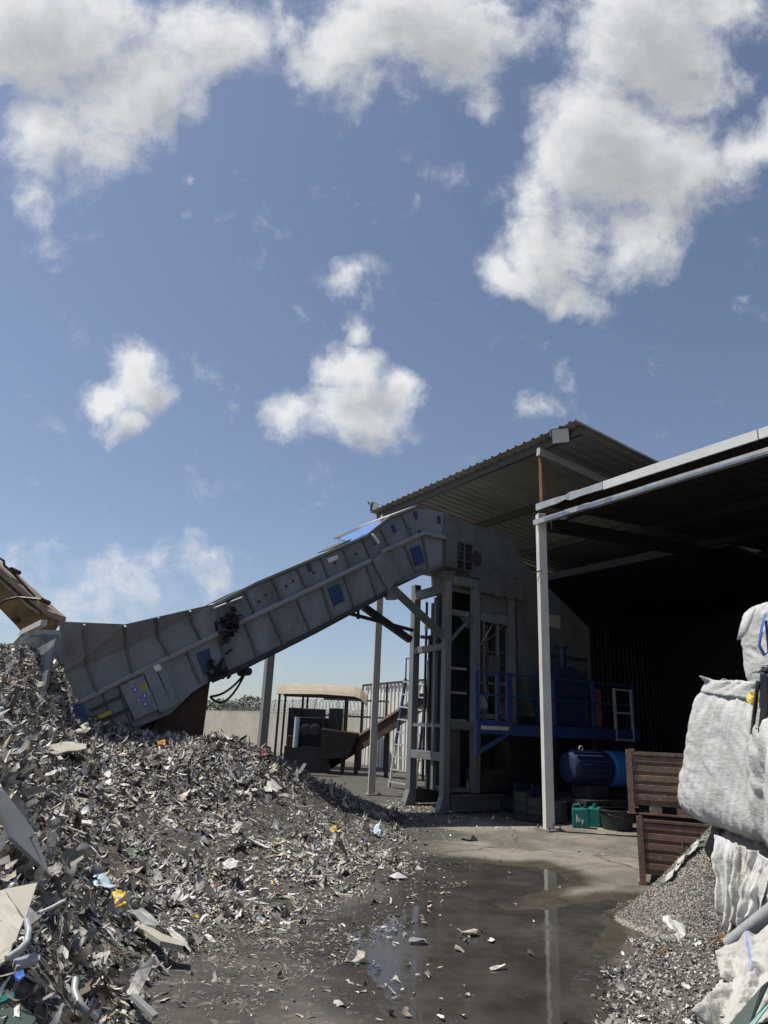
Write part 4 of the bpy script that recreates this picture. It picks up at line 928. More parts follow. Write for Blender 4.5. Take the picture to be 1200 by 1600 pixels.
drum(819, 1281, 'dark grey drum just left of the white post'); drum(838, 1284, 'dark drum tucked against the white post base', .17, .44); drum(873, 1286, 'dark drum between the white post and the teal jerrycans', .17, .4, 'machd')
# truss frames stacked deep in the shed
ft = thing('steel_frame_stack', 'heap of dark steel lattice frames deep inside the shed', 'steel frames', W(7.5, 6, 0))
for (s0, t0, z0, s1, t1, z1) in [(6, 5.8, .4, 8.5, 6.4, 2.2), (6, 5.8, .1, 8.5, 6.4, 1.8)]:
    MB().beam((s0, t0, z0), (s1, t1, z1), .1, .1).build('chord', 'machd', ft)
for k in range(7):
    u = k/6; a = (6+2.5*u, 5.8+.6*u, .4+1.8*u); u2 = min(1, u+.12); b = (6+2.5*u2, 5.8+.6*u2, .1+1.7*u2)
    MB().beam(a, b, .06, .06).build('lattice_bar', 'rustd', ft)
for s, t, h in ((6.6, 5.95, .5), (8.2, 6.3, 1.5)): MB().beam((s, t, 0), (s, t, h), .1, .1).build('leg', 'machd', ft)
tub = thing('tub', 'dark tub on the floor beside the teal jerrycans', 'tub', G(965, 1296), FROT)
mb = MB(wid); mb.lathe(G(965, 1296), [(.02, .02), (.25, 0), (.30, .30), (.32, .31), (.32, .34), (.29, .34), (.24, .04), (.02, .04)], n=26); mb.build('tub_body', 'machd', tub, smooth=True)
mb = MB(wid); c = G(965, 1296); mb.tube([(c[0]-.31, c[1], .3), (c[0]-.2, c[1]-.26, .26), (c[0], c[1]-.33, .22), (c[0]+.2, c[1]-.26, .26), (c[0]+.31, c[1], .3)], .008, 6); mb.build('handle', 'cap', tub)

# ------------------------------------------------------------------ jerrycans
def jerry(p, rz, label):
    r = thing('jerrycan', label, 'jerrycan', p, rz, 'teal jerrycans on the concrete')
    R = Matrix.Translation(tuple(p)) @ Matrix.Rotation(rz, 4, 'Z'); tr = lambda q: tuple(R @ Vector(q))
    prof = [(-.15, .0), (.15, 0), (.15, .27), (.12, .33), (.02, .335), (-.02, .32), (-.15, .32)]
    MB(tr).prism(prof, -.12, .12, 't').build('can_body', 'teal', r, bevel=.022)
    mb = MB(tr); mb.tube([(-.13, 0, .31), (-.12, 0, .37), (-.02, 0, .385), (.03, 0, .33)], .018, 8); mb.build('handle', 'teal', r, smooth=True)
    mb = MB(tr); mb.lathe((.085, 0, .328), [(.032, 0), (.032, .045), (.025, .05)], n=14); mb.build('cap', 'cap', r)
    # white lettering on the face
    mb = MB(tr); y = -.1235
    for q in ([(-.075, .10), (-.055, .10), (-.055, .22), (-.075, .22)], [(-.035, .10), (-.018, .10), (-.018, .155), (-.035, .16)], [(-.055, .15), (-.035, .16), (-.02, .175), (-.05, .178)], [(0.0, .15), (.015, .15), (.035, .10), (.02, .10)], [(.04, .15), (.055, .15), (.03, .065), (.015, .065)]):
        mb.prism(q, y-.002, y, 't')
    mb.build('lettering', 'label', r)
    return r
jerry(G(908, 1293), math.radians(-18), 'front teal jerrycan with white letters near the white post')
jerry(G(931, 1291), math.radians(62), 'rear teal jerrycan half hidden behind the lettered one')

# ------------------------------------------------------------------ ladder
ld = thing('step_ladder', 'steep ladder with blue rails and pale treads behind the shredder legs', 'ladder', G(628, 1230), 0)
def lad(x0, y0, x1, y1, d0, d1): return D(x0, y0, d0), D(x1, y1, d1)
pa, qa = G(608, 1230), D(634, 1060, 19.6); pb, qb = G(648, 1236), D(668, 1066, 18.6)
for p, q in ((pa, qa), (pb, qb)):
    mid = p+(q-p)*.38
    MB(wid).beam(p, mid, .05, .09).build('stile', 'ladder', ld); MB(wid).beam(mid, q, .055, .09).build('stile', 'blue', ld)
for k in range(9):
    u = .05+.115*k; MB(wid).beam(pa+(qa-pa)*u, pb+(qb-pb)*u, .16, .03).build('tread', 'ladder', ld)
for p in (qa, qb):
    MB(wid).tube([p, p+np.array([.0, .05, .55]), p+np.array([.35, .25, .55])], .022, 8).build('hand_rail', 'blue', ld, smooth=True)

# ------------------------------------------------------------------ background
MB().beam((-7.0, 0, -.2), (-7.0, 0, 5.3), .26, .26, (0, 1, 0)).build('steel_post', 'postg', None, bevel=.01)
tag(bpy.data.objects['steel_post'], 'grey steel post rising from behind the scrap heap to the conveyor', 'post')
wl0 = np.array([1.0, 30.0]); wld = np.array([-.52, .853]); wp = lambda k, o=0: tuple(wl0+wld*k+np.array([.853, .52])*o)
cw = MB(wid).prism([wp(0), wp(75), wp(75, .25), wp(0, .25)], -.1, 2.15, 'z').build('boundary_wall', 'cwall'); tag(cw, 'long pale concrete block wall behind the scrap heap', 'wall')
rw = thing('razor_wire', 'coiled razor wire on short posts along the concrete wall top', 'razor wire', (*wp(8, .12), 2.15), 0)
for k in range(8):
    p = wp(.4+k*2.6, .12); MB(wid).beam((*p, 2.16), (p[0]+(.1 if k % 2 else -.02), p[1], 2.82), .04, .04).build('wire_post', 'wire', rw)
u = np.linspace(0, 1, 1500); ang = u*2*np.pi*62
mb = MB(wid); mb.tube([(*(np.array(wp(.2+22*u_, .12))+np.array([.853, .52])*.26*math.cos(a_)), 2.47+.28*math.sin(a_)) for u_, a_ in zip(u, ang)], .013, 3); mb.build('coil', 'wire', rw)
fn = thing('sheet_fence', 'tall fence of white ribbed metal sheets beyond the ladder', 'fence', (1, 27, 0), 0)
def wall_w(mb, p, q, z0, z1a, z1b, pitch, hgt):
    p = np.array(p, float); q = np.array(q, float); L = np.linalg.norm(q-p); d = (q-p)/L; nn = np.array([d[1], -d[0]]); prof = []; s = 0
    while s < L: prof += [(s, 0), (s+pitch*.5, 0), (s+pitch*.6, hgt), (s+pitch*.9, hgt)]; s += pitch
    vs = []; n = len(prof)
    for off in (0, -.008):
        for top_ in (0, 1):
            for a, b in prof:
                c = p+d*a+nn*(b+off); vs.append((c[0], c[1], z0 if not top_ else z1a+(z1b-z1a)*a/L))
    fs = []
    for i in range(n-1): fs += [(i, i+1, i+1+n, i+n), (2*n+i, 3*n+i, 3*n+i+1, 2*n+i+1), (n+i, n+i+1, 3*n+i+1, 3*n+i)]
    mb.add(vs, fs)
mb = MB(wid); wall_w(mb, (-.45, 30.6), (2.55, 23.7), .05, 3.2, 3.2, .34, .05); mb.build('sheet_panel', 'wsheet', fn)
for u in (0, .33, .66, 1):
    p = (-.57+3*u, 30.55-6.9*u); MB(wid).beam((*p, 0), (*p, 3.25), .07, .07).build('post', 'machd', fn)
MB(wid).beam((-.55, 30.6, 3.24), (2.45, 23.7, 3.24), .06, .08).build('top_rail', 'machd', fn)
# small shelter with barrel roof
st = thing('shelter', 'small open shelter with curved tan sheet roof before the concrete wall', 'shelter', (-2.5, 28, 0), 0)
xl = D(437, 1085, 28)[0]; xr = D(572, 1085, 28)[0]
mb = MB(wid); n = 10; vs = []
for k in (0, 1):
    for x_, dz in ((xl, -.02), (xl+(xr-xl)*.5, .03), (xr-.45, 0), (xr-.2, -.07), (xr+.05, -.30)):
        for i in range(n+1):
            a = math.pi*(.10+.80*i/n); r_ = 1.15+(.012 if k else 0); vs.append((x_, 28.2-r_*math.cos(a)*1.05, 2.44+dz+r_*math.sin(a)*.52))
fs = []; m2 = 5*(n+1)
for j in range(4):
    for i in range(n): a = j*(n+1)+i; fs += [(a, a+1, a+n+2, a+n+1), (a+m2, a+n+1+m2, a+n+2+m2, a+1+m2)]
mb.add(vs, fs); mb.build('roof', 'tan', st)
for x_ in (xl+.1, xl+1.0, xr-.75, xr-.12):
    for y_ in (27.3, 29.1): MB(wid).beam((x_, y_, 0), (x_, y_, 2.6), .08, .08).build('post', 'machd', st)
for z in (2.5, 1.9): MB(wid).beam((xr-1.6, 27.32, z), (xr+.9, 27.32, z), .07, .07).build('beam', 'postg', st)
for y_ in (27.22, 29.18): MB(wid).beam((xl, y_, 2.62), (xr-.15, y_, 2.62), .06, .06).build('eaves_beam', 'machd', st)
# dark old machine and its brown chute
om = thing('old_machine', 'old black machine with two upright boxes beneath the shelter', 'machine', D(490, 1200, 25.5)*np.array([1, 1, 0]), 0)
def wb(x0, y0, x1, y1, dep, th, m_, nm, par, bev=.02):
    a = D(x0, y1, dep); b = D(x1, y0, dep); return MB(wid).box((a[0], dep, max(0, a[2])), (b[0], dep+th, b[2])).build(nm, m_, par, bevel=bev)
wb(446, 1106, 470, 1170, 25.3, .8, 'black', 'upright_box', om); wb(511, 1107, 536, 1160, 25.3, .8, 'machd', 'upright_box', om); wb(463, 1122, 511, 1172, 25.2, 1.2, 'black', 'machine_body', om); wb(441, 1168, 515, 1206, 25.0, 1.4, 'machd', 'base', om)
p = D(461, 1168, 24.9); q = D(465, 1120, 24.9); MB(wid).tube([p, q], .09, 12).build('gas_spring', 'pblue', om, smooth=True)
for x_ in (478, 492): p = D(x_, 1140, 25.1); MB(wid).lathe(p, [(.2, 0), (.2, .08), (.12, .1)], (0, -1, 0), 16).build('wheel', 'machd', om)
for k_, (x_, y0_, y1_) in enumerate([(452, 1172, 1106), (498, 1150, 1118), (520, 1165, 1110)]):
    p = D(x_, y0_, 25.1); q = D(x_+4, y1_, 25.1); MB(wid).tube([p, (p+q)/2+np.array([.15, 0, 0]), q], .03, 6).build('hose', 'cable', om, smooth=True)
wb(472, 1108, 508, 1124, 25.6, .6, 'machd', 'top_box', om); wb(447, 1150, 466, 1168, 24.95, .3, 'rustd', 'side_box', om)
ch = thing('brown_conveyor', 'narrow brown inclined conveyor leading up behind the grey post', 'conveyor', D(560, 1200, 25)*np.array([1, 1, 0]), 0)
pa = D(515, 1190, 25.6); pb = D(668, 1092, 22.5); o2 = np.array([0, .7, 0])
for k, m_ in ((0, 'rustd'), (1, 'rustd')):
    MB(wid).beam(pa+o2*k, pb+o2*k, .06, .5).build('side_board', m_, ch)
MB(wid).beam(pa+o2*.5, pb+o2*.5, .55, .06).build('belt', 'black', ch)
MB(wid).beam(pa+np.array([0, -.08, .24]), pb+np.array([0, -.08, .24]), .07, .07).build('edge_rail', 'excl', ch)
for u, x_ in ((.3, 0), (.62, 0)):
    p = pa+(pb-pa)*u; MB(wid).beam((p[0], p[1]+.3, 0), (p[0], p[1]+.3, p[2]-.2), .14, .14).build('leg', 'machd', ch)
hp = thing('feed_box', 'brown open feed box at the foot of the narrow conveyor', 'hopper', D(530, 1180, 25)*np.array([1, 1, 0]), 0)
a = D(502, 1186, 24.6); b = D(560, 1146, 24.6)
mb = MB(wid); mb.add([(a[0], 24.6, a[2]), (b[0]-.3, 24.6, a[2]+.1), (b[0], 24.4, b[2]), (a[0]-.05, 24.4, b[2]+.1), (a[0], 25.5, a[2]), (b[0]-.3, 25.5, a[2]+.1), (b[0], 25.7, b[2]), (a[0]-.05, 25.7, b[2]+.1)],
       [(0, 1, 2, 3), (4, 7, 6, 5), (0, 3, 7, 4), (1, 5, 6, 2), (0, 4, 5, 1)]); mb.build('box_shell', 'machd', hp, solid=.03)
MB(wid).beam((a[0], 24.37, b[2]+.1), (b[0], 24.37, b[2]), .05, .05).build('rim', 'excl', hp)
MB(wid).beam((a[0]+.2, 25, 0), (a[0]+.2, 25, a[2]+.05), .12, .12).build('leg', 'machd', hp); MB(wid).beam((b[0]-.5, 25, 0), (b[0]-.5, 25, a[2]+.08), .12, .12).build('leg', 'machd', hp)
# far bushes over the wall
def bush(x, y, dep, w, h, label):
    p = D(x, y, dep); root = thing('bush', label, 'bush', (p[0], p[1], 0), 0, 'distant bushes beyond the concrete wall')
    rr = np.random.default_rng(int(x)); mb = MB(wid)
    for k in range(5):
        a = rr.uniform(0, 6.28); mb.tube([(p[0], p[1], 0), (p[0]+.4*w*math.cos(a)*.5, p[1]+.2*math.sin(a), h*.7)], [.08, .03], 5)
    mb.build('stem', 'bark', root)
    n = 1500; c = rr.normal(0, 1, (n, 3)); c /= np.linalg.norm(c, axis=1)[:, None]; c *= rr.uniform(.35, 1, (n, 1))**.5; lump = .75+.5*fbm(c[:, 0]*2+x, c[:, 2]*2, 3)
    c = c*lump[:, None]*np.array([w/2, w/3, h*.42])+np.array([p[0], p[1], h*.58])
    s_ = .16; e1 = rr.normal(0, s_, (n, 3)); e2 = rr.normal(0, s_, (n, 3)); V = np.stack([c-e1*.5, c+e2*.5, c+e1*.5], 1).reshape(-1, 3); V[:, 2] = np.maximum(V[:, 2], .3)
    inv = np.array(mw(root).inverted()); V = V+inv[:3, 3]
    o = raw_mesh('foliage', V, np.arange(3*n).reshape(-1, 3), 'leaf'); o.parent = root
for x, dep, w, h, lb in [(345, 60, 4, 3.3, 'low dark distant bush nearest the rusty conveyor pedestal'), (368, 64, 4.5, 3.2, 'flat distant bush in the middle of the row over the wall'), (389, 58, 3, 3.6, 'taller round distant bush at the right end of the row')]:
    bush(x, 1110, dep, w, h, lb)

# ------------------------------------------------------------------ excavator arm
ex = thing('excavator_arm', 'worn yellow excavator arm reaching in over the scrap heap', 'excavator arm', D(-60, 960, 12.6)*np.array([1, 1, 0])+np.array([0, 0, 2.0]), 0)
def XP(pts, dep=12.6): return [(q[0], q[2]) for q in (D(x, y, dep) for x, y in pts)]
arm = XP([(-170, 770), (0, 893), (30, 912), (70, 950), (80, 962), (62, 990), (40, 996), (25, 978), (0, 952), (-60, 915), (-190, 830)])
MB(wid).prism(arm, 12.6, 13.1, 't').build('stick', 'exc', ex, bevel=.02)
fl = XP([(-170, 762), (0, 884), (55, 934), (82, 957), (80, 966), (52, 942), (0, 897), (-170, 775)])
MB(wid).prism(fl, 12.5, 13.2, 't').build('top_flange', 'excl', ex, bevel=.01)
fl = XP([(-168, 780), (0, 902), (48, 946), (66, 958), (64, 961), (46, 950), (0, 907), (-170, 785)])
MB(wid).prism(fl, 12.52, 12.595, 't').build('stiffener', 'excl', ex)
pts = [(q[0], 12.45, q[2]) for q in (D(x, y, 12.5) for x, y in [(-60, 970), (-20, 958), (0, 945), (12, 938), (30, 934), (50, 936), (66, 938)])]
MB(wid).tube(pts, .022, 6).build('hose', 'cable', ex, smooth=True)
pts = [(q[0], 12.6, q[2]) for q in (D(x, y, 12.6) for x, y in [(-30, 868), (0, 872), (6, 877), (7, 884), (18, 893), (40, 916), (54, 932)])]
MB(wid).tube(pts, .025, 6).build('hose', 'cable', ex, smooth=True)
for x, y in ((18, 890), (24, 968), (65, 938)):
    q = D(x, y, 12.5); MB(wid).lathe((q[0], 12.48, q[2]), [(.045, 0), (.045, .3)], (0, 1, 0), 12).build('pin', 'rustd', ex)
#PART3
# ------------------------------------------------------------------ steel crates
def crate(p, rz, label, m_, marks=False):
    r = thing('steel_crate', label, 'crate', p, rz, 'ribbed steel crates stacked by the bags')
    R = mw(r); tr = lambda q: tuple(R @ Vector(q)); w, d, h = 1.2, .85, .66
    for x in (.035, w-.035):
        for y in (.035, d-.035):
            mb = MB(tr); sx = 1 if x < .5 else -1; sy = 1 if y < .4 else -1
            mb.box((min(x-sx*.035, x+sx*.035), min(y-sy*.035, y-sy*.028), .02), (max(x-sx*.035, x+sx*.035), max(y-sy*.035, y-sy*.028), h+.06))
            mb.box((min(x-sx*.035, x-sx*.028), min(y-sy*.027, y+sy*.035), .02), (max(x-sx*.035, x-sx*.028), max(y-sy*.027, y+sy*.035), h+.06))
            mb.build('corner_post', m_, r)
            mb = MB(tr); mb.box((x-.05, y-.045, 0), (x+.05, y+.045, .018)); mb.build('foot', m_, r)
    prof = []; z0, n = .13, 5; st = (h-z0)/n
    for k in range(n):
        z = z0+k*st; prof += [(0, z), (.0, z+st*.18), (-.028, z+st*.28), (-.028, z+st*.86), (0, z+st*.97)]
    prof.append((0, h))
    out = [(y, z) for y, z in prof]; inn = [(y+.006, z) for y, z in reversed(prof)]
    def panel(a, b, ox, oy, ang, nm):
        RR = Matrix.Translation((ox, oy, 0)) @ Matrix.Rotation(ang, 4, 'Z'); t2 = lambda q: tuple(R @ RR @ Vector(q))
        mb = MB(t2); vs = []; poly = out+inn; mb.prism(poly, a, b, 's'); mb.build(nm, m_, r)
        mb = MB(t2); mb.box((a, -.034, h-.001), (b, .012, h+.028)); mb.build('top_rim', m_, r)
    panel(.075, w-.075, 0, .04, 0, 'side_panel'); panel(.075, w-.075, w, d-.04, math.pi, 'side_panel')
    panel(.075, d-.075, w-.04, 0, math.pi/2, 'end_panel'); panel(.075, d-.075, .04, d, -math.pi/2, 'end_panel')
    MB(tr).box((.04, .05, .10), (w-.04, d-.05, .128)).build('floor_plate', m_, r)
    for x in (.30, w/2, w-.30):
        MB(tr).box((x-.07, .02, .012), (x+.07, d-.02, .10)).build('skid', m_, r)
    MB(tr).box((.08, .01, .0), (w-.08, .05, .02)).build('lower_rail', m_, r)
    if marks:
        rr = random.Random(3); mb = MB(tr)
        for (x0, z0_, x1, z1_) in [(.48, .5, .48, .40), (.44, .36, .62, .36), (.66, .46, .58, .27), (.68, .44, .86, .30), (.50, .24, .52, .12), (.62, .22, .72, .2), (.78, .36, .88, .4)]:
            mb.beam((x0, .0095, z0_), (x1, .0095, z1_), .016, .003, (0, 1, 0))
        mb.build('green_paint_mark', 'greenmark', r)
    return r
M['greenmark'] = mat('green_spray_paint', (.10, .20, .07), .6, 0, .3, 20, (.12, .075, .06), .7, 14)
cp = G(1000, 1381); rzc = math.radians(-24)
crate(cp, rzc, 'lower brown ribbed steel crate with green paint marks', 'crate', True)
cp2 = cp+np.array([-.06, .06, .735]); crate(cp2, math.radians(-22), 'upper weathered brown steel crate stacked on the painted one', 'crateu')

# ------------------------------------------------------------------ bags
def bag_mesh(half, seed, N=34, pw=4.5, bulge=.10, taper=.06, wr=.02, crease=.03, sag=.0):
    V = []; F = []; idx = {}
    u = np.linspace(-1, 1, N+1)
    for ax in range(3):
        for sg in (-1, 1):
            a, b = np.meshgrid(u, u, indexing='ij'); c = np.zeros((N+1, N+1, 3)); c[..., ax] = sg; c[..., (ax+1) % 3] = a; c[..., (ax+2) % 3] = b
            o = len(V); V += list(c.reshape(-1, 3)); i = np.arange((N+1)**2).reshape(N+1, N+1)+o
            q = np.stack([i[:-1, :-1], i[1:, :-1], i[1:, 1:], i[:-1, 1:]], -1).reshape(-1, 4); F.append(q if sg > 0 else q[:, ::-1])
    V = np.array(V); F = np.concatenate(F)
    key = np.round(V*1e4).astype(int); _, first, inv = np.unique(key, axis=0, return_index=True, return_inverse=True); V = V[first]; F = inv.reshape(-1)[F]
    nrm = (np.abs(V)**pw).sum(1)**(1/pw); p = V/nrm[:, None]
    nv = V/np.linalg.norm(V, axis=1)[:, None]
    z = p[:, 2]; mid = 1-z**2
    k = (1+bulge*mid-taper*(z+1)/2)
    p[:, 0] *= k; p[:, 1] *= k
    p[:, 2] += sag*(1-np.abs(p[:, 0]))*(1-np.abs(p[:, 1]))*np.sign(z)*.5
    an = np.arctan2(p[:, 1], p[:, 0])
    ca, sa = np.cos(an)*2.2, np.sin(an)*2.2
    fold = 1-np.abs(2*fbm(ca*3+seed, sa*3+z*.9, seed, 3)-1)
    fine = 1-np.abs(2*fbm(ca*2+z*2.5+seed, sa*2-z*3.5, seed+5, 4)-1)
    low = fbm(ca*.8+seed, sa*.8+z*1.1, seed+9, 2)-.5
    d = wr*2*low + crease*(fold-.75)*(.25+.75*np.abs(z)**1.5) + crease*.7*(fine-.75)
    P_ = p*np.array(half) + nv*d[:, None]
    return P_, F
def bag(name, label, cat, c, half, rz, rx=0, ry=0, seed=1, m_='bag', group=None, parts=(), **kw):
    root = thing(name, label, cat, (c[0], c[1], c[2]-half[2]), rz, group)
    Vb, Fb = bag_mesh(half, seed, **kw)
    R = np.array(Matrix.Rotation(rx, 3, 'X') @ Matrix.Rotation(ry, 3, 'Y'))
    Vb = Vb@R.T+np.array([0, 0, half[2]])
    o = raw_mesh('bag_body', Vb, Fb, m_, smooth=True); o.parent = root
    return root, R
def ribbon(mb, pts, w, up):
    """flat webbing strap along pts"""
    pts = [Vector(p) for p in pts]; up = Vector(up).normalized()*w/2; vs = []
    for p in pts: vs += [tuple(p-up), tuple(p+up)]
    mb.add(vs, [(2*i, 2*i+1, 2*i+3, 2*i+2) for i in range(len(pts)-1)])
GB = 'white woven bulk bags piled at the right'
big, R = bag('bulk_bag', 'largest white bulk bag leaning on the pile beside the crates', 'bulk bag', (3.55, 6.66, 1.43), (.54, .56, .61), math.radians(20.6), .14, .06, 3, group=GB, bulge=.03, taper=.20, wr=.012, crease=.045, pw=7, N=70)
# stand-up skirt around the bag mouth
def skirt(root, half, R, h, seed, nm='top_skirt', m_='bag', k0=.84):
    n = 120; vs = []; rows = 7
    for j in range(rows):
        for i in range(n):
            a = 2*math.pi*i/n; c, s = math.cos(a), math.sin(a); q = (abs(c)**5+abs(s)**5)**(-1/5)
            f = j/(rows-1); rr = k0*(1-.05*f)+.10*(fbm(c*4+seed, s*4+f*2.2, seed, 4)-.5)*2*(.3+f)
            p = np.array([c*q*half[0]*rr, s*q*half[1]*rr, half[2]*(.88)+h*f+.09*f*(fbm(c*3, s*3+9, seed+2, 3)-.5)]); vs.append(tuple(R@p+np.array([0, 0, half[2]])))
    fs = [(j*n+i, j*n+(i+1) % n, (j+1)*n+(i+1) % n, (j+1)*n+i) for j in range(rows-1) for i in range(n)]
    mtx = mw(root); mb = MB(wid); mb.v = [tuple(mtx @ Vector(p)) for p in vs]; mb.f = fs
    return mb.build(nm, m_, root, smooth='all', solid=.006)
skirt(big, (.54, .56, .61), R, .14, 5, k0=.80)
up_, R = bag('bulk_bag', 'upper white bulk bag with blue lifting loops at the picture edge', 'bulk bag', (4.45, 7.12, 2.52), (.50, .50, .50), math.radians(12), -.05, .02, 8, group=GB, bulge=.05, taper=.06, wr=.015, crease=.05, pw=6, N=60)
LX = np.array([.25, 0, 0])
mb = MB(wid); mb.v = []
L3 = [np.array(q)+LX for q in [(3.66, 6.95, 2.85), (3.60, 6.93, 2.72), (3.53, 6.90, 2.52), (3.56, 6.88, 2.42), (3.62, 6.9, 2.47), (3.64, 6.93, 2.6), (3.66, 6.96, 2.78)]]
ribbon(mb, L3, .11, (.3, 1, 0)); mb.build('lifting_loop', 'bluel', up_, smooth='all', solid=.006)
mb = MB(wid); ribbon(mb, [np.array(q)+LX for q in [(3.655, 6.86, 2.62), (3.645, 6.84, 2.4), (3.65, 6.84, 2.05)]], .05, (.3, 1, 0)); mb.build('strap', 'bluel', up_, solid=.006)
mb = MB(wid); fl = [D(x, y, d) for x, y, d in [(1152, 1000, 6.95), (1158, 975, 6.9), (1164, 958, 6.9), (1180, 950, 6.85), (1176, 962, 6.8), (1168, 985, 6.8), (1160, 996, 6.85)]]; mb.add([tuple(p) for p in fl], [(0, 1, 5, 6), (1, 2, 4, 5), (2, 3, 4)]); mb.build('corner_flap', 'bag', up_, smooth='all', solid=.015)
bag('bulk_bag', 'wrinkled white bulk bag hanging over at the right picture edge', 'bulk bag', (3.50, 5.62, 1.25), (.44, .44, .56), math.radians(-12), .05, .05, 14, group=GB, bulge=.06, taper=-.12, wr=.05, crease=.10)
bag('bulk_bag', 'low crumpled white bulk bag lying at the bottom right of the pile', 'bulk bag', (3.42, 5.62, .36), (.45, .46, .40), math.radians(15), 0, 0, 21, m_='bagd', group=GB, bulge=.15, taper=.15, wr=.05, crease=.10)
tb, R = bag('torn_bag', 'burst white bulk bag spilling grey granulate below the largest bag', 'bulk bag', (3.78, 7.0, .42), (.50, .50, .42), math.radians(10), 0, 0, 27, m_='bagd', group=None, bulge=.14, taper=.1, wr=.05, crease=.09)
# its cloth hanging in folds
def drape(name, parent, a0, a1, b0, b1, folds, amp, m_, seed, nx=60, ny=30, tow=(-.8, -.6, 0), solid=.006, stripe=()):
    a0, a1, b0, b1 = [np.array(p, float) for p in (a0, a1, b0, b1)]; vs = []; tow = np.array(tow)
    for j in range(ny+1):
        v = j/ny
        for i in range(nx+1):
            u = i/nx; p = (a0*(1-u)+a1*u)*(1-v)+(b0*(1-u)+b1*u)*v
            w_ = np.sin(2*np.pi*folds*(u+.12*fbm(u*3, v*2.2+seed, seed, 2)))*amp*(.35+.65*v)+amp*3.4*(fbm(u*4+seed, v*3.5, seed, 5)-.5)
            p = p+tow*w_; p[2] += .22*(fbm(u*3, seed, seed, 3)-.5)*v
            vs.append(tuple(p))
    fs = [(j*(nx+1)+i, j*(nx+1)+i+1, (j+1)*(nx+1)+i+1, (j+1)*(nx+1)+i) for j in range(ny) for i in range(nx)]
    mb = MB(wid); mb.v = vs; mb.f = fs; o = mb.build(name, m_, parent, smooth='all', solid=solid)
    if stripe:
        o.data.materials.append(M['stripe'])
        for p in o.data.polygons:
            i = p.index % nx
            if any(a <= i/nx < b for a, b in stripe): p.material_index = 1
    return o
M['stripe'] = mat('faint_blue_stripe', (.20, .26, .5), .6, 0, .3, 8, (.5, .5, .5), .6, 6)
drape('hanging_cloth', tb, D(1118, 1304, 6.6), D(1166, 1326, 6.25), D(1127, 1424, 6.2), D(1150, 1466, 6.0), 2.2, .06, 'bag', 4)
drape('hanging_cloth', tb, D(1150, 1316, 6.3), D(1180, 1332, 6.0), D(1146, 1452, 6.0), D(1166, 1440, 5.9), 1.7, .06, 'bagd', 9)
drape('hanging_cloth', tb, D(1172, 1326, 6.0), D(1204, 1346, 5.7), D(1158, 1440, 5.85), D(1188, 1446, 5.6), 2.1, .06, 'bag', 15)
def wiggle(pts, k=6, j=.012, seed=0):
    out = []; r = np.random.default_rng(seed)
    for i in range(len(pts)-1):
        for u in np.arange(k)/k: out.append(pts[i]+(pts[i+1]-pts[i])*u+r.normal(0, j, 3))
    return out+[pts[-1]]
AP = np.array([3.30, 7.15])
def pile_h(x, y):
    d = np.hypot(x-AP[0], (y-AP[1])); a = np.arctan2(y-AP[1], x-AP[0])
    Rr = .93+.12*np.sin(a*2+.6)+.10*(fbm(np.cos(a)*2+5, np.sin(a)*2, 5, 3)-.5)
    h = .86*np.clip(1-d/Rr, 0, 1)**1.12
    return h+.03*(fbm(x*7, y*7, 13, 4)-.5)*sstep(0, .2, h)
x, y, f = grid(np.arange(2.0, 4.5, .025), np.arange(5.9, 8.4, .025)); h = pile_h(x, y)
f = f[(h[f] > .004).any(1)]; use = np.unique(f); mp_ = np.zeros(len(x), int); mp_[use] = np.arange(len(use))
o = raw_mesh('granulate_pile', np.c_[x[use], y[use], h[use]-.004], mp_[f], 'gran', smooth=True); o['kind'] = 'stuff'; o['label'] = 'grey brown granulate poured out in a steep pile below the bags'
k = 24000; a = rng.uniform(0, 2*np.pi, k); rr = .98*np.sqrt(rng.uniform(0, 1, k)); x6 = AP[0]+rr*np.cos(a); y6 = AP[1]+rr*np.sin(a); h6 = pile_h(x6, y6)
ok = (h6 > .003) | (rng.uniform(0, 1, k) < .25); x6, y6, h6 = x6[ok], y6[ok], h6[ok]; k = len(x6)
pc_ = np.array([[.09, .08, .07, 0], [.2, .18, .155, 0], [.33, .305, .265, 0], [.5, .47, .42, 0], [.24, .20, .16, 0]])[rng.choice(5, k, p=[.22, .3, .24, .14, .1])]
L6 = rng.uniform(.009, .019, k); V6, F6, C6 = shards(np.c_[x6, y6, h6+.004], normals_of(pile_h, x6, y6), L6, L6*.8, np.full(k, .5), rng.normal(0, .5, k), pc_, seg=1)
o = raw_mesh('granulate_chips', V6, F6, 'scrap', C6); o['kind'] = 'stuff'; o['label'] = 'loose granulate chips on the poured pile'
ed = [D(x_, y_, d) for x_, y_, d in [(1094, 1318, 7.05), (1082, 1345, 7.05), (1060, 1378, 7.05), (1044, 1402, 7.0)]]
for p in ed: p[2] = max(p[2], float(pile_h(p[0], p[1]))+.02)
mb = MB(wid); ribbon(mb, wiggle(ed, 5, .012, 2), .10, (.5, -.6, .6)); mb.build('torn_edge', 'bag', tb, smooth='all', solid=.008)

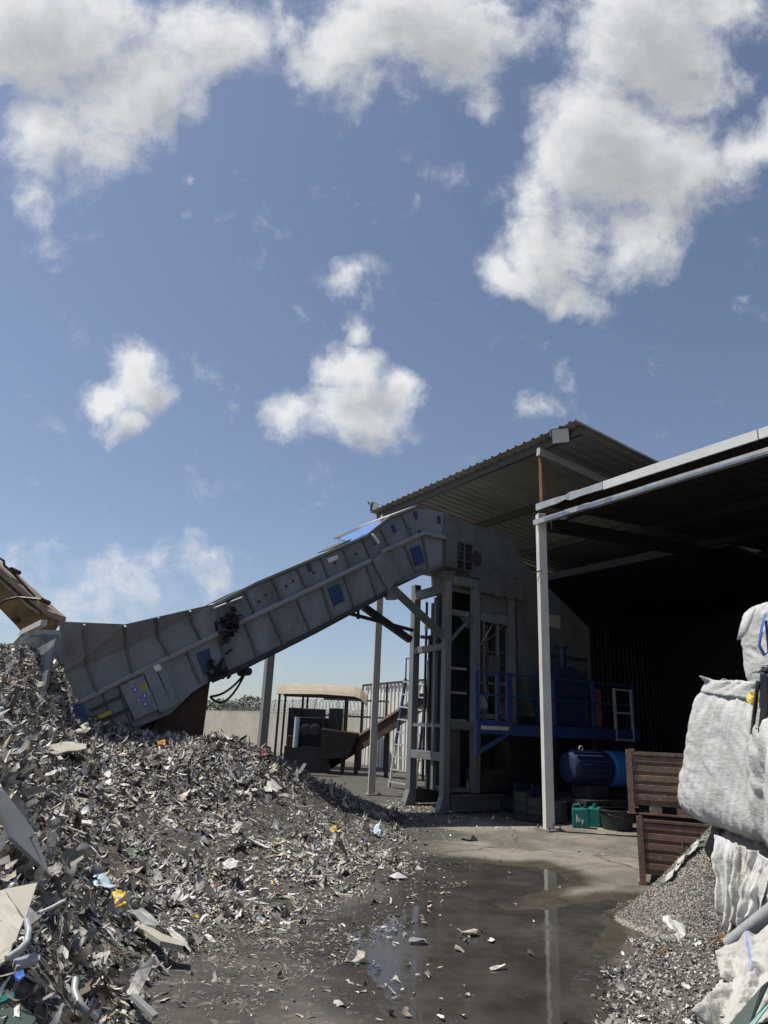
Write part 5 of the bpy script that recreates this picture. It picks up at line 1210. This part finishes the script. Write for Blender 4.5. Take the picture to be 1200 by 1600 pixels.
# ------------------------------------------------------------------ loose pieces
def piece(name, label, cat, pts, m_, th=.012, crumple=0., sub=0, seed=0, group=None, curved=False):
    V3 = [Vector(D(*p)) if len(p) == 3 else Vector(p[:3]) for p in pts]
    bm = bmesh.new(); vs = [bm.verts.new(v) for v in V3]; bm.faces.new(vs)
    if sub:
        bmesh.ops.triangulate(bm, faces=bm.faces); bmesh.ops.subdivide_edges(bm, edges=bm.edges, cuts=sub, use_grid_fill=True)
    bm.normal_update(); nr = bm.faces[:][0].normal.copy(); rr = np.random.default_rng(seed)
    if crumple:
        for v in bm.verts:
            q = v.co; v.co += nr*crumple*float(fbm(q.x*14+seed, q.z*14+q.y*9, seed, 3)-.5)*2 + Vector(rr.normal(0, crumple*.12, 3))
    c = sum(V3, Vector())/len(V3); base = Vector((c.x, c.y, min(v.z for v in V3)))
    for v in bm.verts: v.co -= base
    me = bpy.data.meshes.new(name); bm.to_mesh(me); bm.free()
    o = link(name, me, m_, None, smooth=('all' if crumple and curved else False), solid=th); o.location = base
    return tag(o, label, cat, group)
def rod(name, label, cat, pts, r, m_, n=10, group=None):
    V3 = [D(*p) if len(p) == 3 else np.array(p[:3]) for p in pts]
    mb = MB(wid).tube(V3, r, n); o = mb.build(name, m_, None, smooth=True); return tag(o, label, cat, group)
piece('grey_sheet', 'smooth grey sheet leaning on the scrap at the left edge', 'panel', [(-12, 1222, 4.7), (4, 1236, 4.75), (50, 1298, 4.85), (77, 1371, 4.7), (56, 1348, 4.5), (28, 1322, 4.45), (14, 1309, 4.45), (-12, 1240, 4.5)], 'plate', .02)
piece('beige_sheet', 'beige sheet with folded corner sticking out at the left edge', 'sheet', [(-25, 1398, 3.6), (6, 1391, 3.65), (38, 1440, 3.45), (24, 1470, 3.35), (8, 1502, 3.25), (-30, 1520, 3.2)], 'beige', .012, .012, 3, 5)
piece('folded_corner', 'pale triangular corner folded off the beige sheet', 'sheet', [(6, 1391, 3.65), (58, 1381, 3.75), (39, 1438, 3.45)], 'beige', .012)
rod('bent_pipe', 'bent white pipe curling out below the beige sheet', 'pipe', [(34, 1436, 3.5), (42, 1440, 3.45), (45, 1455, 3.4), (42, 1472, 3.35), (30, 1485, 3.3), (10, 1498, 3.25)], .014, 'gprof')
rod('white_rod', 'thin white rod lying across dark scrap beside the beige sheet', 'rod', [(60, 1427, 3.75), (80, 1418, 3.85), (101, 1407, 3.95)], .008, 'offwhite')
piece('pale_stick', 'pale grey stick with rounded end at the lower left', 'slat', [(20, 1502, 3.3), (52, 1492, 3.42), (61, 1496, 3.45), (60, 1503, 3.4), (24, 1514, 3.25)], 'gprof', .02)
piece('blue_scrap', 'small dark blue plastic piece below the pale grey stick', 'scrap piece', [(22, 1517, 3.25), (33, 1515, 3.3), (38, 1528, 3.25), (28, 1533, 3.2)], 'cblue', .01, .012, 2, 3)
piece('teal_strip', 'dark teal plastic strip at the lower left edge', 'strip', [(-10, 1562, 3.05), (20, 1552, 3.12), (22, 1560, 3.1), (-8, 1572, 3.0)], 'teal', .012)
piece('green_board', 'dark green board at the bottom left corner', 'board', [(-15, 1590, 2.95), (30, 1570, 3.1), (56, 1592, 3.0), (40, 1615, 2.9), (-15, 1620, 2.85)], 'greenboard', .015, .01, 2, 4)
piece('pale_film', 'crumpled pale blue film on the scrap slope', 'film', [(140, 1372, 5.75), (152, 1366, 5.85), (168, 1372, 5.85), (184, 1388, 5.75), (170, 1393, 5.65), (150, 1388, 5.65)], 'pblue', .006, .05, 4, 7, curved=True)
piece('yellow_scrap', 'crumpled yellow plastic beside the pale blue film', 'scrap piece', [(175, 1396, 5.6), (188, 1391, 5.65), (200, 1400, 5.6), (197, 1411, 5.5), (180, 1410, 5.5)], 'yellow', .006, .05, 4, 9, curved=True)
piece('orange_scrap', 'orange plastic piece on the heap below the control box', 'scrap piece', [(246, 1158, 9.6), (258, 1157, 9.7), (259, 1164, 9.6), (247, 1165, 9.5)], 'orange', .01, .03, 2, 2)
piece('tan_scrap', 'round tan scrap piece below the blue end cover of the conveyor', 'scrap piece', [(126, 1134, 9.9), (136, 1131, 10), (142, 1139, 9.9), (132, 1146, 9.8)], 'beige', .02, .05, 2, 2)
piece('tan_board', 'long tan board lying flat near the top of the heap', 'board', [(64, 1170, 8.3), (100, 1160, 8.8), (136, 1163, 8.9), (134, 1171, 8.6), (90, 1178, 8.2), (68, 1177, 8.1)], 'beige', .015, .02, 2, 3)
piece('yellow_scrap', 'small yellow scrap at the edge of the concrete', 'scrap piece', [(516, 1293, 10.6), (525, 1291, 10.8), (527, 1299, 10.5), (518, 1302, 10.3)], 'yellow', .01, .04, 2, 6)
piece('pale_film', 'pale blue torn film near the shaded edge of the heap', 'film', [(582, 1296, 11.1), (590, 1288, 11.4), (597, 1296, 11.2), (594, 1305, 10.9), (584, 1304, 10.9)], 'pblue', .006, .06, 3, 8, curved=True)
piece('red_scrap', 'crumpled dark red scrap on the heap crest before the grey post', 'scrap piece', [(392, 1176, 11.6), (404, 1166, 11.9), (424, 1170, 11.9), (428, 1178, 11.7), (408, 1182, 11.4)], 'redp', .01, .08, 3, 5)
piece('white_scrap', 'white crumpled flake in the middle of the heap', 'scrap piece', [(348, 1348, 7.4), (362, 1342, 7.6), (374, 1347, 7.5), (366, 1353, 7.35), (354, 1357, 7.2)], 'offwhite', .008, .04, 3, 4)
piece('white_scrap', 'small bright white chip high on the left heap', 'scrap piece', [(128, 1281, 6.7), (144, 1282, 6.75), (143, 1288, 6.65), (128, 1287, 6.6)], 'offwhite', .01, .01, 1, 4)
piece('tan_slab', 'long greyish tan slab lying on mud left of the puddle', 'slab', [(208, 1446, 5.55), (218, 1440, 5.65), (252, 1462, 5.45), (287, 1476, 5.4), (286, 1482, 5.3), (250, 1474, 5.3)], 'beige', .03)
piece('grey_slab', 'short grey slab beside the long tan slab', 'slab', [(196, 1424, 5.7), (210, 1418, 5.8), (250, 1442, 5.6), (240, 1450, 5.5)], 'plate', .02, .03, 2, 3)
piece('grey_slab', 'narrow grey slab pointing right at the bottom of the heap', 'slab', [(204, 1558, 4.5), (212, 1555, 4.55), (247, 1587, 4.35), (238, 1591, 4.3)], 'plate', .02)
rod('curved_strip', 'dark curved strip bent like a bow at the bottom left', 'strip', [(118, 1530, 4.05), (116, 1548, 4.0), (122, 1565, 3.95), (134, 1580, 3.95), (150, 1592, 4.0)], .018, 'gprof')
piece('dark_sheet', 'dark scrap sheet behind the smooth grey sheet', 'panel', [(20, 1242, 5.2), (44, 1262, 5.2), (46, 1290, 5.1), (26, 1276, 5.05)], 'darkscrap', .015, .02, 2, 3)
for k, (x, y, w, m_, lb) in enumerate([(735, 1312, 12, 'darkscrap', 'dark crumpled lump on the dry concrete before the shredder'), (651, 1470, 16, 'plate', 'flat grey scrap soaking in the left half of the puddle'), (735, 1457, 14, 'beige', 'pale flat scrap floating mid puddle'), (600, 1452, 7, 'offwhite', 'small white chip at the bright left tip of the puddle'), (941, 1524, 6, 'beige', 'pale stone on wet ground beside the granulate'), (620, 1372, 14, 'offwhite', 'white twisted scrap at the near edge of the heap')]):
    c = G(x, y, .01); rr = np.random.default_rng(k); s = w/1080*c[1]
    n = 7; mb = MB(wid); pts = [tuple(c+np.array([s*math.cos(6.283*i/n)*rr.uniform(.6, 1.2), s*.7*math.sin(6.283*i/n)*rr.uniform(.6, 1.2), rr.uniform(-.01, .03)])) for i in range(n)]
    pk = tuple(c+np.array([rr.normal(0, s*.2), 0, s*(.55 if k in (0, 4, 5) else .15)]))
    mb.add(pts+[pk], [(i, (i+1) % n, n) for i in range(n)]+[tuple(range(n-1, -1, -1))]); o = mb.build('scrap_lump', m_, None, solid=.006); tag(o, lb, 'scrap piece')
# right foreground
pr = thing('grey_profile', 'long light grey plastic profile poking out from the right edge', 'profile', D(1140, 1478, 5.3), 0)
a, b = D(1138, 1476, 5.35), D(1235, 1398, 5.0)
MB(wid).tube([a, b], .045, 14).build('round_edge', 'gprof', pr, smooth=True)
off = np.array([.02, -.0, -.11]); MB(wid).beam(a+off*.75, b+off*.75, .03, .10).build('flat_web', 'gprof', pr, bevel=.006)
MB(wid).tube([a+off*1.35, b+off*1.35], .022, 10).build('lower_edge', 'gprof', pr, smooth=True)
def cloth(label, pts, seed, m_='bagd', amp=.045, stripe=()):
    q = [D(*p) for p in pts]; root = thing('crumpled_sack', label, 'sack', (sum(p[0] for p in q)/4, sum(p[1] for p in q)/4, 0), 0, 'crumpled white sacks lying at the right foreground')
    drape('sack_cloth', root, *q, 2.5, amp, m_, seed, 48, 36, (-.3, -.5, .8), .008, stripe); return root
s1 = cloth('crumpled white sack with faint blue stripes under the grey profile', [(1118, 1488, 5.2), (1230, 1440, 5.0), (1128, 1535, 4.85), (1240, 1545, 4.6)], 5, stripe=((.42, .47), (.86, .9)))
s2 = cloth('dirty crumpled sack below the striped one at the right edge', [(1130, 1535, 4.9), (1240, 1500, 4.7), (1085, 1612, 4.35), (1215, 1600, 4.3)], 12, amp=.055)
piece('blue_scrap', 'bright blue plastic sheet under the edge of the granulate pile', 'scrap piece', [(1076, 1512, 5.75), (1096, 1514, 5.7), (1120, 1518, 5.6), (1112, 1530, 5.45), (1098, 1528, 5.5)], 'cblue', .01, .03, 3, 3)
piece('blue_scrap', 'small bright blue piece against the crumpled sack', 'scrap piece', [(1124, 1534, 5.2), (1137, 1530, 5.2), (1139, 1543, 5.1), (1128, 1546, 5.05)], 'cblue', .02, .02, 2, 6)
piece('blue_scrap', 'light blue scrap left of the bright blue sheet', 'scrap piece', [(1046, 1524, 5.7), (1056, 1516, 5.8), (1062, 1522, 5.7), (1050, 1527, 5.6)], 'cblue', .01, .03, 2, 9)
piece('orange_scrap', 'orange chip among grey grit at the right foreground', 'scrap piece', [(1050, 1562, 5.0), (1058, 1560, 5.05), (1060, 1569, 4.95), (1052, 1572, 4.9)], 'orange', .02, .02, 2, 1)
piece('green_board', 'dark green board cutting the bottom right corner', 'board', [(1138, 1605, 4.2), (1190, 1544, 4.35), (1202, 1534, 4.4), (1170, 1606, 4.15)], 'greenboard', .02)
piece('teal_strip', 'thin pale teal strip beside the green board at bottom right', 'strip', [(1168, 1604, 4.12), (1206, 1556, 4.2), (1210, 1560, 4.2), (1176, 1606, 4.1)], 'tealstrip', .015)
piece('white_film', 'scrap of white film lying on the granulate pile', 'film', [(1033, 1432, 6.28), (1044, 1430, 6.32), (1076, 1452, 6.25), (1072, 1462, 6.15), (1062, 1474, 6.08), (1050, 1456, 6.15)], 'offwhite', .006, .05, 4, 4, curved=True)
mb = MB(wid); r2 = random.Random(8)
for k in range(120):
    u = r2.random(); x_ = 1015+u*125; y_ = 1502-max(0, u-.45)*60+r2.gauss(0, 6); c = D(x_, y_, 6.0-.1*u); c[2] = max(c[2], .02); a = r2.uniform(-.5, .9); l = r2.uniform(.04, .14)
    mb.beam(c, c+np.array([l*math.cos(a), r2.gauss(0, .03), abs(l*math.sin(a))*.5]), .008, .006)
o = mb.build('brown_fibres', 'straw'); o['kind'] = 'stuff'; o['label'] = 'brown straw like fibres along the foot of the granulate pile'
mb = MB(wid); r2 = random.Random(5); dk = thing('plastic_bundle', 'dark grey bundle of plastic film between the white bags at the edge', 'bundle', D(1200, 1140, 5.75), 0)
for k in range(40):
    x_ = 1203+r2.gauss(0, 8); mb.beam(D(x_, 1060+r2.gauss(0, 8), 5.8+r2.gauss(0, .06)), D(x_-4+r2.gauss(0, 3), 1140+r2.gauss(0, 8), 5.8+r2.gauss(0, .06)), r2.uniform(.02, .06), .015)
mb.build('film_strands', 'darkscrap', dk); mb = MB(wid); 
for k in range(14):
    mb.beam(D(1196+r2.gauss(0, 10), 1048+r2.gauss(0, 5), 5.75), D(1205+r2.gauss(0, 10), 1050+r2.gauss(0, 5), 5.75), .03, .012)
mb.build('film_knot', 'gprof', dk)
piece('yellow_strap', 'yellow green strap scrap on top of the largest bag', 'strap', [(1166, 1084, 6.2), (1190, 1086, 6.1), (1191, 1098, 6.05), (1178, 1103, 6.1), (1167, 1094, 6.15)], 'yellow', .01, .05, 3, 3)

# ------------------------------------------------------------------ sky
wd = bpy.data.worlds.new('World'); scene.world = wd; wd.use_nodes = True
nt = wd.node_tree; N = nt.nodes; Lk = nt.links; N.clear()
out = N.new('ShaderNodeOutputWorld')
SUN_EL, SUN_AZ = math.radians(64), math.atan2(-.483, .08)      # azimuth from +Y towards +X
sky = N.new('ShaderNodeTexSky'); sky.sky_type = 'NISHITA'; sky.sun_disc = False; sky.sun_elevation = SUN_EL; sky.sun_rotation = SUN_AZ
sky.air_density = 1.0; sky.dust_density = .6; sky.ozone_density = 2.2; sky.altitude = 0
tc = N.new('ShaderNodeTexCoord')
# directions are read on a plane of sky tangent 17 degrees above the northern horizon
def dot(v, c):
    d = N.new('ShaderNodeVectorMath'); d.operation = 'DOT_PRODUCT'; d.inputs[1].default_value = c; Lk.new(v, d.inputs[0]); return d.outputs['Value']
def mth(op, a, b=None, c=None, clamp=False):
    m = N.new('ShaderNodeMath'); m.operation = op; m.use_clamp = clamp
    for i, v in enumerate((a, b, c)):
        if v is None: continue
        if isinstance(v, (int, float)): m.inputs[i].default_value = v
        else: Lk.new(v, m.inputs[i])
    return m.outputs['Value']
gen = tc.outputs['Generated']
fw = mth('MAXIMUM', dot(gen, (0, math.cos(PITCH), math.sin(PITCH))), .12)
ca = mth('DIVIDE', dot(gen, (1, 0, 0)), fw); cb_ = mth('DIVIDE', dot(gen, (0, -math.sin(PITCH), math.cos(PITCH))), fw)
cx = N.new('ShaderNodeCombineXYZ'); Lk.new(ca, cx.inputs[0]); Lk.new(cb_, cx.inputs[1])
def skyuv(x, y):
    d = ray(x, y); k = d@CF; return float(d@_R0/k), float(d@_U0/k)
# clouds: centre (surveyed), radii, turn, weight
CL = [(70, 60, 270, 150, 0, 1.25), (210, 130, 190, 110, 20, 1.15), (70, 220, 110, 100, 0, 1.0), (165, 225, 80, 80, -40, .85), (50, 300, 60, 60, 0, .6), (330, 60, 150, 90, 0, 1.0), (160, 250, 40, 50, 20, .5),
      (650, 50, 270, 130, 10, 1.2), (530, 90, 130, 90, -20, .85), (600, 130, 120, 80, 0, .7), (780, 40, 140, 90, 0, 1.0), (450, 40, 110, 80, 0, .55),
      (1020, 50, 165, 190, 0, 1.3), (1140, 10, 120, 90, 0, 1.0), (940, 220, 150, 170, 0, 1.25), (880, 380, 125, 120, 0, 1.15), (1050, 260, 170, 120, 25, 1.1), (1170, 225, 110, 75, 20, .95), (800, 430, 85, 50, -20, .75), (990, 370, 120, 100, 40, .95), (900, 460, 90, 60, 20, .8), (1080, 110, 80, 90, 0, .8), (850, 300, 70, 120, 10, .8),
      (745, 170, 50, 55, 0, .55), (690, 265, 55, 50, 40, .42), (655, 300, 20, 60, -15, .36), (500, 285, 45, 32, 30, .42), (292, 270, 30, 24, 0, .42), (285, 335, 45, 26, 10, .36), (360, 335, 40, 24, 30, .26),
      (540, 435, 75, 38, 15, .62), (575, 460, 40, 30, 0, .4), (556, 515, 38, 50, -10, .85), (545, 590, 85, 75, 10, 1.1), (555, 650, 120, 60, -8, 1.2), (470, 645, 70, 45, 10, 1.0), (625, 615, 65, 62, 0, 1.0), (500, 665, 60, 36, 0, .7),
      (205, 590, 75, 68, 0, 1.15), (155, 630, 60, 38, 0, 1.0), (195, 655, 55, 38, -15, .9), (240, 622, 55, 42, 0, .85),
      (830, 650, 55, 34, 10, .42), (890, 600, 40, 45, 20, .30), (840, 540, 60, 45, 0, .34), (245, 885, 260, 75, 0, .46), (110, 935, 220, 55, 0, .42), (330, 915, 200, 60, 0, .42), (150, 965, 300, 45, 0, .38), (385, 862, 70, 32, 0, .34), (250, 940, 300, 60, 0, .38), (215, 905, 340, 100, 0, .44), (60, 645, 40, 18, 0, .2), (310, 700, 40, 22, 0, .2), (770, 290, 60, 40, 60, .3)]
grp = bpy.data.node_groups.new('cloud_density', 'ShaderNodeTree')
grp.interface.new_socket('Vector', in_out='INPUT', socket_type='NodeSocketVector'); grp.interface.new_socket('Density', in_out='OUTPUT', socket_type='NodeSocketFloat')
gn, gl = grp.nodes, grp.links; gi = gn.new('NodeGroupInput'); go = gn.new('NodeGroupOutput')
def gm(op, a, b=None, c=None, clamp=False):
    m = gn.new('ShaderNodeMath'); m.operation = op; m.use_clamp = clamp
    for i, v in enumerate((a, b, c)):
        if v is None: continue
        if isinstance(v, (int, float)): m.inputs[i].default_value = v
        else: gl.new(v, m.inputs[i])
    return m.outputs['Value']
wn = gn.new('ShaderNodeTexNoise'); wn.inputs['Scale'].default_value = 6; wn.inputs['Detail'].default_value = 6; wn.inputs['Roughness'].default_value = .6; gl.new(gi.outputs[0], wn.inputs['Vector'])
ws = gn.new('ShaderNodeVectorMath'); ws.operation = 'SUBTRACT'; gl.new(wn.outputs['Color'], ws.inputs[0]); ws.inputs[1].default_value = (.5, .5, .5)
wm = gn.new('ShaderNodeVectorMath'); wm.operation = 'MULTIPLY_ADD'; gl.new(ws.outputs[0], wm.inputs[0]); wm.inputs[1].default_value = (.13, .13, 0); gl.new(gi.outputs[0], wm.inputs[2])
acc = None
for x, y, rx, ry, rot, w in CL:
    u, v = skyuv(x, y); mp2 = gn.new('ShaderNodeMapping'); mp2.vector_type = 'TEXTURE'
    mp2.inputs['Location'].default_value = (u, v, 0); mp2.inputs['Rotation'].default_value = (0, 0, math.radians(rot)-ROLL); mp2.inputs['Scale'].default_value = (rx*1.12/FPX, ry*1.12/FPX, 1)
    gl.new(wm.outputs[0], mp2.inputs['Vector']); gr = gn.new('ShaderNodeTexGradient'); gr.gradient_type = 'SPHERICAL'; gl.new(mp2.outputs[0], gr.inputs['Vector'])
    k = gm('MULTIPLY', gr.outputs['Fac'], w*1.08+.10)
    if acc is None: acc = k
    else:
        sm = gm('SMOOTH_MAX', acc, k, .12); acc = sm
n1 = gn.new('ShaderNodeTexNoise'); n1.inputs['Scale'].default_value = 9; n1.inputs['Detail'].default_value = 10; n1.inputs['Roughness'].default_value = .62; n1.inputs['Distortion'].default_value = .35
gl.new(gi.outputs[0], n1.inputs['Vector'])
# away from the surveyed part of the sky plain broken cloud
fb = gm('MULTIPLY', gm('SUBTRACT', n1.outputs['Fac'], .5), 1.75)
n2 = gn.new('ShaderNodeTexNoise'); n2.inputs['Scale'].default_value = 30; n2.inputs['Detail'].default_value = 6; n2.inputs['Roughness'].default_value = .6; gl.new(wm.outputs[0], n2.inputs['Vector'])
fb = gm('ADD', fb, gm('MULTIPLY', gm('SUBTRACT', n2.outputs['Fac'], .5), .55))
den = gm('ADD', acc, fb); gl.new(gm('SUBTRACT', den, .22), go.inputs[0])
def dens(vec):
    g_ = N.new('ShaderNodeGroup'); g_.node_tree = grp; Lk.new(vec, g_.inputs[0]); return g_.outputs[0]
d0 = dens(cx.outputs[0])
def shift(dx, dy):
    a = N.new('ShaderNodeVectorMath'); a.operation = 'ADD'; Lk.new(cx.outputs[0], a.inputs[0]); a.inputs[1].default_value = (dx, dy, 0); return a.outputs[0]
d1 = dens(shift(-.035, .05))
alpha = N.new('ShaderNodeMapRange'); alpha.interpolation_type = 'SMOOTHSTEP'; alpha.inputs['From Min'].default_value = .0; alpha.inputs['From Max'].default_value = .80; Lk.new(d0, alpha.inputs['Value'])
# light that reaches the seen side: thin cloud is bright, cloud behind more cloud towards the sun is grey
thick = mth('MAXIMUM', mth('MULTIPLY_ADD', d1, .75, mth('MULTIPLY', d0, .25)), 0.0)
lit = N.new('ShaderNodeMapRange'); lit.interpolation_type = 'SMOOTHSTEP'; lit.inputs['From Min'].default_value = .05; lit.inputs['From Max'].default_value = 1.15; lit.inputs['To Min'].default_value = 1; lit.inputs['To Max'].default_value = 0
Lk.new(thick, lit.inputs['Value'])
cc = N.new('ShaderNodeMix'); cc.data_type = 'RGBA'; cc.inputs['A'].default_value = (.43, .45, .465, 1); cc.inputs['B'].default_value = (.79, .80, .81, 1); Lk.new(lit.outputs['Result'], cc.inputs['Factor'])
b1 = N.new('ShaderNodeBackground'); b1.inputs['Strength'].default_value = .092
hs_ = N.new('ShaderNodeHueSaturation'); hs_.inputs['Saturation'].default_value = .80; Lk.new(sky.outputs['Color'], hs_.inputs['Color']); tn = N.new('ShaderNodeVectorMath'); tn.operation = 'MULTIPLY'; tn.inputs[1].default_value = (.95, .98, 1.06); Lk.new(hs_.outputs['Color'], tn.inputs[0]); Lk.new(tn.outputs[0], b1.inputs['Color'])
b2 = N.new('ShaderNodeBackground'); b2.inputs['Strength'].default_value = 1.0; Lk.new(cc.outputs['Result'], b2.inputs['Color'])
ms = N.new('ShaderNodeMixShader'); Lk.new(mth('MULTIPLY', alpha.outputs['Result'], .97), ms.inputs['Fac']); Lk.new(b1.outputs[0], ms.inputs[1]); Lk.new(b2.outputs[0], ms.inputs[2]); Lk.new(ms.outputs[0], out.inputs['Surface'])

# ------------------------------------------------------------------ sun, camera, view
sl = bpy.data.lights.new('Sun', 'SUN'); sl.energy = 5.0; sl.angle = math.radians(.5); sl.color = (1, .95, .87)
so = bpy.data.objects.new('Sun', sl); COL.objects.link(so)
sd_ = Vector((math.sin(SUN_AZ)*math.cos(SUN_EL), math.cos(SUN_AZ)*math.cos(SUN_EL), math.sin(SUN_EL)))
so.rotation_euler = sd_.to_track_quat('Z', 'Y').to_euler(); so.location = (-20, 15, 30)
cd = bpy.data.cameras.new('Camera'); co = bpy.data.objects.new('Camera', cd); COL.objects.link(co)
cd.sensor_fit = 'VERTICAL'; cd.sensor_height = 24; cd.sensor_width = 18; cd.lens = FPX/1600*24; cd.clip_end = 3000; cd.clip_start = .05
mt_ = Matrix.Identity(4)
for i in range(3): mt_[i][0], mt_[i][1], mt_[i][2], mt_[i][3] = CR[i], CU[i], -CF[i], CAM[i]
co.matrix_world = mt_; scene.camera = co
scene.view_settings.view_transform = 'Standard'; scene.view_settings.look = 'None'; scene.view_settings.exposure = .1; scene.view_settings.gamma = 1
scene.cycles.max_bounces = 6
